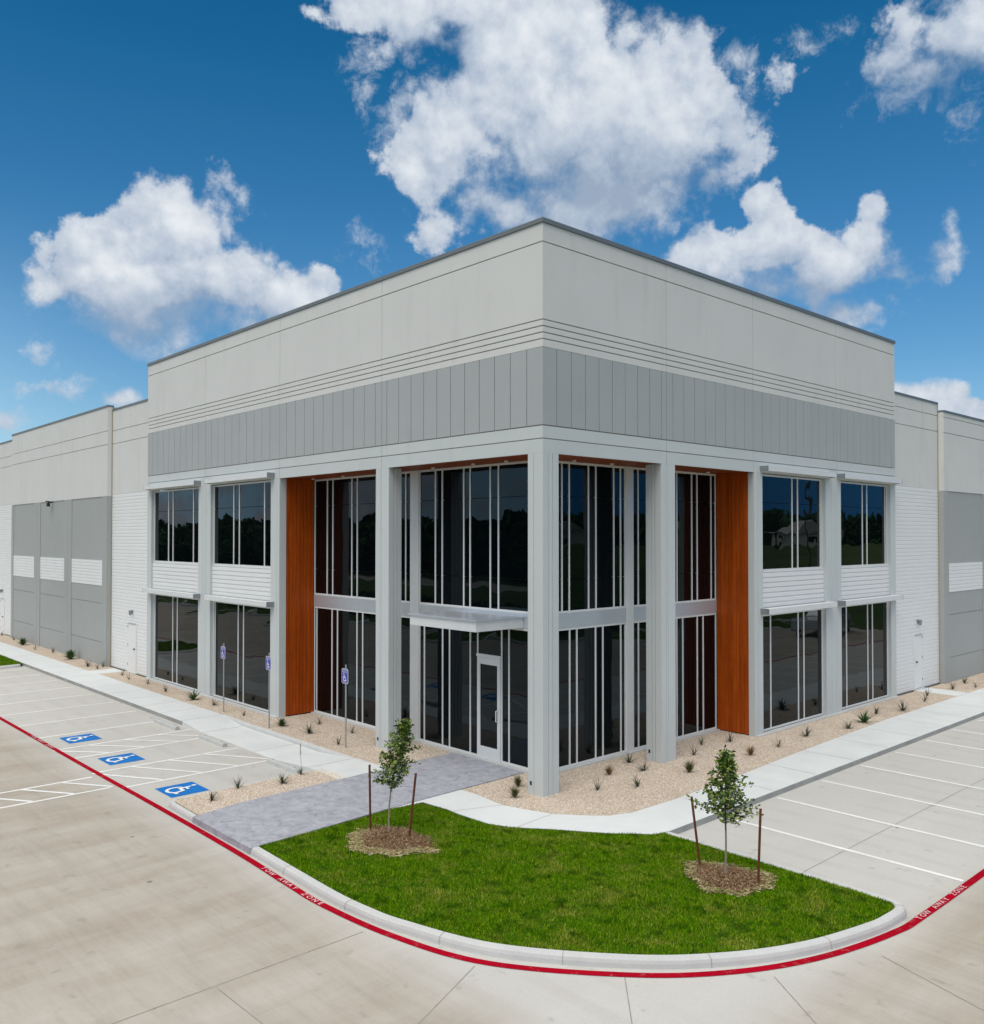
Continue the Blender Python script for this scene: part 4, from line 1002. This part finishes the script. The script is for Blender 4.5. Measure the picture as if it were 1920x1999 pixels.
# ---- sapling trees
def leaves(points, size, mt, name, parent, seed):
    r = np.random.default_rng(seed); n = len(points); P = np.array(points)
    d = r.normal(size=(n, 3)); d[:, 2] = d[:, 2] * .6 + .1; d /= np.linalg.norm(d, axis=1)[:, None]
    u = np.cross(d, r.normal(size=(n, 3))); u /= np.linalg.norm(u, axis=1)[:, None]
    L = size * r.uniform(.7, 1.3, n)[:, None]; W = L * .26
    nn = np.cross(d, u)
    V = np.stack([P, P + d * L * .35 + u * W + nn * L * .05, P + d * L * .8 + u * W * .7, P + d * L, P + d * L * .8 - u * W * .7, P + d * L * .35 - u * W + nn * L * .05], 1)
    F = (np.arange(n)[:, None] * 6 + np.arange(6)[None])
    return fast_mesh(name, V.reshape(-1, 3), F, mt, parent)
def sapling(x, y, label, seed, lean, prof, z0, ztop, extra=()):
    r = random.Random(seed)
    e = empty('young_oak_tree', (x, y, -.0)); setp(e, label, 'young tree', 'young staked trees on the grass island')
    tp = []
    for k in range(9):
        t = k / 8; z = ztop * t; tp.append((lean[0] * t * t + .012 * math.sin(t * 9 + seed), lean[1] * t * t + .01 * math.cos(t * 7), z))
    mb = MB(); kz = 3
    mb.tube(tp[:kz + 1], [.020, .018, .016, .0145], trunk_low_m, 7); mb.tube(tp[kz:], [.0145, .012, .010, .008, .006, .004], trunk_m, 7)
    def tr(z):
        t = min(max(z / ztop, 0), 1) * 8; i = min(int(t), 7); f = t - i
        return Vector(tp[i]) * (1 - f) + Vector(tp[i + 1]) * f
    pts = []
    def twig(p0, d, L, rad, n):
        p = p0.copy(); path = [p.copy()]
        for q in range(n):
            d = (d + Vector((r.uniform(-.25, .25), r.uniform(-.25, .25), r.uniform(-.12, .22)))).normalized(); p = p + d * (L / n); path.append(p.copy())
        mb.tube(path, [rad * (1 - .7 * i / n) for i in range(n + 1)], trunk_m, 4)
        return path, d
    nb = 52
    for b in range(nb):
        f = (b + r.random()) / nb; z = z0 + (ztop - z0 - .05) * f
        wmax = np.interp(z, [q[0] for q in prof], [q[1] for q in prof])
        a = b * 2.4 + r.uniform(-.4, .4); L = wmax * r.uniform(.65, 1.12)
        el = r.uniform(.1, .7)
        d = Vector((math.cos(a), math.sin(a), el)).normalized()
        path, dd_ = twig(tr(z), d, L, .006, 4)
        for i in range(1, len(path)):
            for q in range(5 if i > 1 else 3): pts.append(path[i] + Vector((r.gauss(0, .03), r.gauss(0, .03), r.gauss(0, .03))))
            if r.random() < .75:
                pth2, _ = twig(path[i], Vector((r.uniform(-1, 1), r.uniform(-1, 1), r.uniform(-.5, .6))).normalized(), L * .35, .003, 2)
                for pp in pth2[1:]:
                    for q in range(3): pts.append(pp + Vector((r.gauss(0, .022), r.gauss(0, .022), r.gauss(0, .022))))
    for (za, ang, L, el) in extra:
        path, _ = twig(tr(za), Vector((math.cos(ang), math.sin(ang), el)).normalized(), L, .006, 6)
        for pp in path[1:]:
            for q in range(5): pts.append(pp + Vector((r.gauss(0, .025), r.gauss(0, .025), r.gauss(0, .025))))
    mb.build('trunk', e)
    leaves([tuple(p) for p in pts], .066, leaf_m, 'crown', e, seed)
    return e
va = Vector((math.cos(YAW), math.sin(YAW)))   # broadside direction of the row
sapling(5.14, -1.0, 'young staked tree with an even pointed crown on the right of the island', 5, (.0, .02), [(.85, .38), (1.05, .50), (1.3, .42), (1.6, .26), (1.85, .13), (2.1, .04)], .88, 2.08, extra=((1.0, YAW, .58, .35), (1.0, YAW - .3, .55, .05), (1.05, YAW + math.pi, .52, .2)))
sapling(-.34, -3.83, 'young staked tree with a leaning ragged top beside the stamped path', 9, (.26, .24), [(.85, .24), (1.05, .38), (1.3, .36), (1.6, .26), (1.85, .18), (2.12, .09)], .86, 2.15, extra=((1.55, YAW, .42, .15), (1.5, YAW + math.pi, .35, .1)))
def stake(x0, y0, x1, y1, h, label):
    e = empty('tree_stake', (x0, y0, -.02)); setp(e, label, 'stake', 'brown steel stakes beside the young trees')
    mb = MB(); dx, dy = x1 - x0, y1 - y0; a, b = .020, .006
    V = []
    for z, fx in ((0, 0), (h, 1)):
        for px, py in ((-a, -b), (a, -b), (a, b), (b, b), (b, a * 1.4), (-b, a * 1.4), (-b, b), (-a, b)): V.append((px + dx * fx, py + dy * fx, z))
    mb.poly(V, [(i, (i + 1) % 8, 8 + (i + 1) % 8, 8 + i) for i in range(8)] + [tuple(range(8))[::-1], tuple(range(8, 16))], stake_m)
    mb.build('shaft', e)
    mb = MB()
    for k in range(7):
        z = h * (.25 + k * .1); fx = z / h; mb.box(dx * fx - .008, dx * fx + .008, dy * fx - .016, dy * fx - .004, z - .006, z + .006, stake_m)
    mb.build('stud', e)
stake(4.55, -.86, 4.43, -.93, 1.18, 'leaning brown stake left of the right tree')
stake(5.65, -.86, 5.69, -.84, 1.24, 'upright brown stake right of the right tree')
stake(-.81, -3.92, -.83, -3.93, 1.25, 'upright dark brown stake left of the left tree')
stake(.12, -3.70, .22, -3.62, 1.24, 'leaning brown stake right of the left tree')
def mulch(cx, cy, a, b, label, seed):
    r = np.random.default_rng(seed); e = empty('mulch_ring', (cx, cy, 0)); setp(e, label, 'mulch')
    mb = MB(); nr, ns = 7, 40; V = [(0, 0, .055)]
    for i in range(1, nr + 1):
        for j in range(ns):
            t = 2 * math.pi * j / ns; rr = i / nr * (.97 + .10 * math.sin(3 * t + cx) + .06 * math.sin(7 * t))
            z = .055 * (1 - (i / nr) ** 2) + .012 * math.sin(5 * t + i) * (i < nr) - (.02 if i == nr else 0) + (.0 if i > 2 else -.02)
            V.append((a * rr * math.cos(t), b * rr * math.sin(t), z))
    F = [(0, 1 + j, 1 + (j + 1) % ns) for j in range(ns)]
    for i in range(nr - 1):
        for j in range(ns): F.append((1 + i * ns + j, 1 + (i + 1) * ns + j, 1 + (i + 1) * ns + (j + 1) % ns, 1 + i * ns + (j + 1) % ns))
    mb.poly(V, F, soil_m); mb.build('soil_mound', e, smooth=True)
    n = 5200; t = r.uniform(0, 6.28, n); q = np.sqrt(r.uniform(0, 1, n)) * (1.04 + .13 * np.sin(3 * t + cx) + .09 * np.sin(7 * t) + r.uniform(-.1, .14, n)); x = a * q * np.cos(t); y = b * q * np.sin(t); z = np.clip(.058 * (1 - q ** 2), 0, 1) + .006
    ang = r.uniform(0, 6.28, n); L = r.uniform(.008, .026, n); W = r.uniform(.002, .006, n); tz = r.uniform(-.008, .012, n)
    V = np.zeros((n, 4, 3))
    for i, (sa, sb) in enumerate(((-1, -1), (1, -1), (1, 1), (-1, 1))):
        V[:, i, 0] = x + sa * L * np.cos(ang) - sb * W * np.sin(ang); V[:, i, 1] = y + sa * L * np.sin(ang) + sb * W * np.cos(ang); V[:, i, 2] = z + sa * tz + .003
    o = fast_mesh('wood_chips', V.reshape(-1, 3), np.arange(n * 4).reshape(-1, 4), mulch_m, e); o['kind'] = 'stuff'
mulch(*mulchR, 'round brown mulch ring under the right tree', 31)
MS = mulchL
mulch(*mulchL, 'ragged brown mulch patch with dry grass edge under the left tree', 32)

# ================================================================== SURROUNDINGS (seen in the glass)
def treeline(n, cfun, lab, seed, hmin=6, hmax=11):
    r = np.random.default_rng(seed); Vs = []
    for i in range(n):
        x, y = cfun(i / n, r); h = r.uniform(hmin, hmax); m = 420
        p = r.normal(size=(m, 3)); p /= np.linalg.norm(p, axis=1)[:, None]; p *= (r.uniform(.2, 1, m) ** .4)[:, None]
        c = np.array([x, y, h * .5]); pts = c + p * np.array([h * .36, h * .36, h * .5]) * r.uniform(.85, 1.1)
        u = r.normal(size=(m, 3)); u /= np.linalg.norm(u, axis=1)[:, None]; v = np.cross(u, r.normal(size=(m, 3))); v /= np.linalg.norm(v, axis=1)[:, None]
        s = r.uniform(.3, .8, m)[:, None]
        Vs.append(np.stack([pts - u * s - v * s, pts + u * s - v * s, pts + u * s + v * s, pts - u * s + v * s], 1))
    V = np.concatenate(Vs).reshape(-1, 3)
    setp(fast_mesh('far_woods', V, np.arange(len(V)).reshape(-1, 4), farleaf_m), lab, 'woods', kind='stuff')
treeline(300, lambda t, r: (-230 + 270 * t, -62 - r.uniform(0, 22)), 'dark woods across the road, mirrored in the left glazing', 1, 5.5, 9.5)
treeline(260, lambda t, r: ((210 + r.uniform(0, 30)) * math.sin(.05 + 1.3 * t), (210 + r.uniform(0, 30)) * math.cos(.05 + 1.3 * t)), 'dark woods beyond the houses, mirrored in the right glazing', 2, 9, 13)
def hedge(n, cfun, lab, seed, h):
    r = np.random.default_rng(seed); m = 60; Vs = []
    for i in range(n):
        x, y = cfun(i / n, r); pts = np.array([x, y, 0]) + r.uniform(-1, 1, (m, 3)) * np.array([.9, .9, h]) ; pts[:, 2] = np.abs(pts[:, 2])
        u = r.normal(size=(m, 3)); u /= np.linalg.norm(u, axis=1)[:, None]; v = np.cross(u, r.normal(size=(m, 3))); v /= np.linalg.norm(v, axis=1)[:, None]; s = r.uniform(.1, .3, m)[:, None]
        Vs.append(np.stack([pts - u * s - v * s, pts + u * s - v * s, pts + u * s + v * s, pts - u * s + v * s], 1))
    V = np.concatenate(Vs).reshape(-1, 3); setp(fast_mesh('undergrowth', V, np.arange(len(V)).reshape(-1, 4), farleaf_m), lab, 'undergrowth', kind='stuff')
hedge(160, lambda t, r: (-110 + 130 * t, -21 - r.uniform(0, 4)), 'dark undergrowth along the far side of the left lot', 3, 1.1)
hedge(110, lambda t, r: (21 + r.uniform(0, 3), -5 + 100 * t), 'dark undergrowth along the far side of the right lot', 4, .9)
g = MB(); g.prism([(-300, -50), (80, -50), (80, -56), (-300, -56)], -.3, -.13, lot_m); setp(g.build('road'), 'pale road before the woods', 'road', kind='structure')
# gentle rise carrying the houses
V = []; F = []; na = 24; rs = [40, 60, 90, 120, 150, 180, 260, 400]
for i, rr in enumerate(rs):
    for k in range(na + 1):
        a = -.1 + 1.75 * k / na; hz = -.17 + 4.2 * min(max((rr - 45) / 110, 0), 1) ** 1.2 + (.3 * math.sin(a * 9) if rr > 60 else 0); V.append((rr * math.sin(a), rr * math.cos(a), hz))
for i in range(len(rs) - 1):
    for k in range(na): q = i * (na + 1) + k; F.append((q, q + 1, q + na + 2, q + na + 1))
g = MB(); g.poly(V, F, field_m); setp(g.build('grass_slope', smooth=True), 'gentle grass rise beyond the right lot', 'field', kind='structure')
kerb('kerb', [(-75, -17), (17, -17), (17, 75)][::-1], 'far kerb of the parking lot', joints=0)
def far_island(cx, cy, rx, ry, lab):
    path = [(cx + rx * math.cos(t * math.pi / 12), cy + ry * math.sin(t * math.pi / 12)) for t in range(24)]
    o = kerb('kerb', path, 'concrete kerb of the ' + lab, closed=True, joints=0)
    g = MB(); g.prism([(cx + (rx - .16) * math.cos(t * math.pi / 12), cy + (ry - .16) * math.sin(t * math.pi / 12)) for t in range(24)], -.2, 0.0, turf_m)
    setp(g.build('grass_island'), lab, 'lawn', kind='structure')
for i, x in enumerate((-62, -50, -38, -25, -12)): far_island(x, -16.2, 2.0, 2.6, ['grass bump far across the left lane, farthest', 'second grass bump far across the left lane', 'third grass bump far across the left lane', 'fourth grass bump far across the left lane', 'nearest grass bump far across the left lane'][i])
for i, y in enumerate((14, 26, 38, 52)): far_island(16.2, y, 2.6, 2.0, ['grass bump across the right lane, nearest', 'second grass bump across the right lane', 'third grass bump across the right lane', 'grass bump across the right lane, farthest'][i])
house_w = mat('house_siding', (.72, .68, .60), .8, .2); roof_m = mat('shingle_roof', (.50, .48, .45), .9, .1); 
def house(x, y, rz, lab, L=14, W=9):
    e = empty('house', (x, y, 3.6), rz); setp(e, lab, 'house', 'houses beyond the field, mirrored in the right glazing')
    mb = MB(); mb.box(-L / 2, L / 2, -W / 2, W / 2, 0, 3, house_w); mb.build('wall', e)
    mb = MB(); mb.poly([(-L / 2 - .4, -W / 2 - .4, 3), (L / 2 + .4, -W / 2 - .4, 3), (L / 2 + .4, W / 2 + .4, 3), (-L / 2 - .4, W / 2 + .4, 3), (-L / 2 - .4, 0, 5.2), (L / 2 + .4, 0, 5.2)], [(0, 1, 5, 4), (2, 3, 4, 5), (0, 4, 3), (1, 2, 5), (3, 2, 1, 0)], roof_m); mb.build('roof', e)
    for q in (-.3, .05, .35):
        mb = MB(); mb.box(q * L - .6, q * L + .6, -W / 2 - .03, -W / 2, 1, 2.3, dark_m); mb.box(-L / 2 - .03, -L / 2, -.6, .6, 1, 2.3, dark_m) if q < -.2 else None; mb.build('window', e)
for i, (x, y) in enumerate(((118, 128), (100, 150), (82, 166), (138, 100), (62, 178))):
    house(x, y, .5 + .15 * i, ['tan house beyond the field, second from the near end', 'tan house beyond the field, middle of the row', 'tan house beyond the field, fourth along', 'tan house beyond the field, nearest', 'tan house beyond the field, farthest'][i])
def pole(x, y, h, lab):
    e = empty('utility_pole', (x, y, -.16)); setp(e, lab, 'utility pole', 'wooden utility poles mirrored in the glass')
    mb = MB(); mb.tube([(0, 0, 0), (0, 0, h)], [.16, .10], trunk_m, 8); mb.build('shaft', e)
    mb = MB(); mb.box(-1.0, 1.0, -.06, .06, h - .8, h - .65, trunk_m); mb.build('crossarm', e)
pole(-75, -47, 12, 'utility pole across the lot, left of the mirrored tree line')
pole(-44, -47, 13, 'utility pole across the lot, mirrored nearest the corner')
pole(33, 75, 13, 'utility pole beyond the right lot')
# parked car mirrored in the last right window
car_m = mat('silver_car_paint', (.55, .57, .60), .25, .6, metal=.4, var=0); tyre_m = mat('tyre', (.02, .02, .02), .8, .2, var=0)
def car(x, y, rz):
    e = empty('parked_car', (x, y, ZL), rz); setp(e, 'silver pickup truck across the right lot, mirrored in the last window', 'car')
    mb = MB(); pr = [(-2.7, .45), (-2.7, 1.05), (-1.0, 1.08), (-.9, 1.1), (-.55, 1.72), (.75, 1.74), (1.35, 1.12), (2.5, 1.0), (2.7, .8), (2.7, .42)]; n = len(pr)
    V = [(a, s_ * (.95 if z < 1.2 else .75), z) for s_ in (-1, 1) for a, z in pr]
    mb.poly(V, [(i, i + 1, n + i + 1, n + i) for i in range(n - 1)] + [(n - 1, 0, n, 2 * n - 1), tuple(range(n)), tuple(range(2 * n - 1, n - 1, -1))], car_m); mb.build('body', e, bevel=.05)
    for s_ in (-1, 1):
        mb = MB(); mb.poly([(-.75, s_ * .93, 1.15), (1.2, s_ * .93, 1.15), (.68, s_ * .80, 1.66), (-.5, s_ * .80, 1.66)], [(0, 1, 2, 3)], glass); mb.build('side_window', e)
        for wx in (-1.75, 1.75):
            mb = MB(); mb.tube([(wx, s_ * .78, .38), (wx, s_ * .98, .38)], .38, tyre_m, 20); wh = mb.build('wheel', e)
            mb = MB(); mb.tube([(wx, s_ * .975, .38), (wx, s_ * .99, .38)], .22, alu_dark, 16); mb.build('rim', wh)
car(11.5, 36, R(80))

def straw(cx, cy, a, b, n, t0, t1, label, seed):
    r = np.random.default_rng(seed); t = r.uniform(t0, t1, n); q = r.normal(1.0, .10, n) + .13 * np.sin(3 * t + cx) + .09 * np.sin(7 * t)
    x = cx + a * q * np.cos(t); y = cy + b * q * np.sin(t); ang = r.uniform(0, 6.28, n); L = r.uniform(.02, .06, n); W = r.uniform(.0015, .003, n)
    V = np.zeros((n, 4, 3))
    for i, (sa, sb) in enumerate(((-1, -1), (1, -1), (1, 1), (-1, 1))):
        V[:, i, 0] = x + sa * L * np.cos(ang) - sb * W * np.sin(ang); V[:, i, 1] = y + sa * L * np.sin(ang) + sb * W * np.cos(ang); V[:, i, 2] = r.uniform(.012, .03, n) + sa * r.uniform(-.01, .01, n)
    setp(fast_mesh('dry_grass', V.reshape(-1, 3), np.arange(n * 4).reshape(-1, 4), straw_m), label, 'dry grass', kind='stuff')
straw_m = mat('dry_straw', (.5, .42, .24), .9, .1, var=0, custom=leaff([(0, (.22, .17, .07)), (.5, (.46, .38, .18)), (1, (.68, .60, .38))]))
straw(*mulchL, 5200, 3.3, 6.6, 'dry straw coloured grass edging the left mulch patch', 41)
straw(*mulchR, 1500, 0, 6.28, 'thin dry grass edging the right mulch ring', 42)
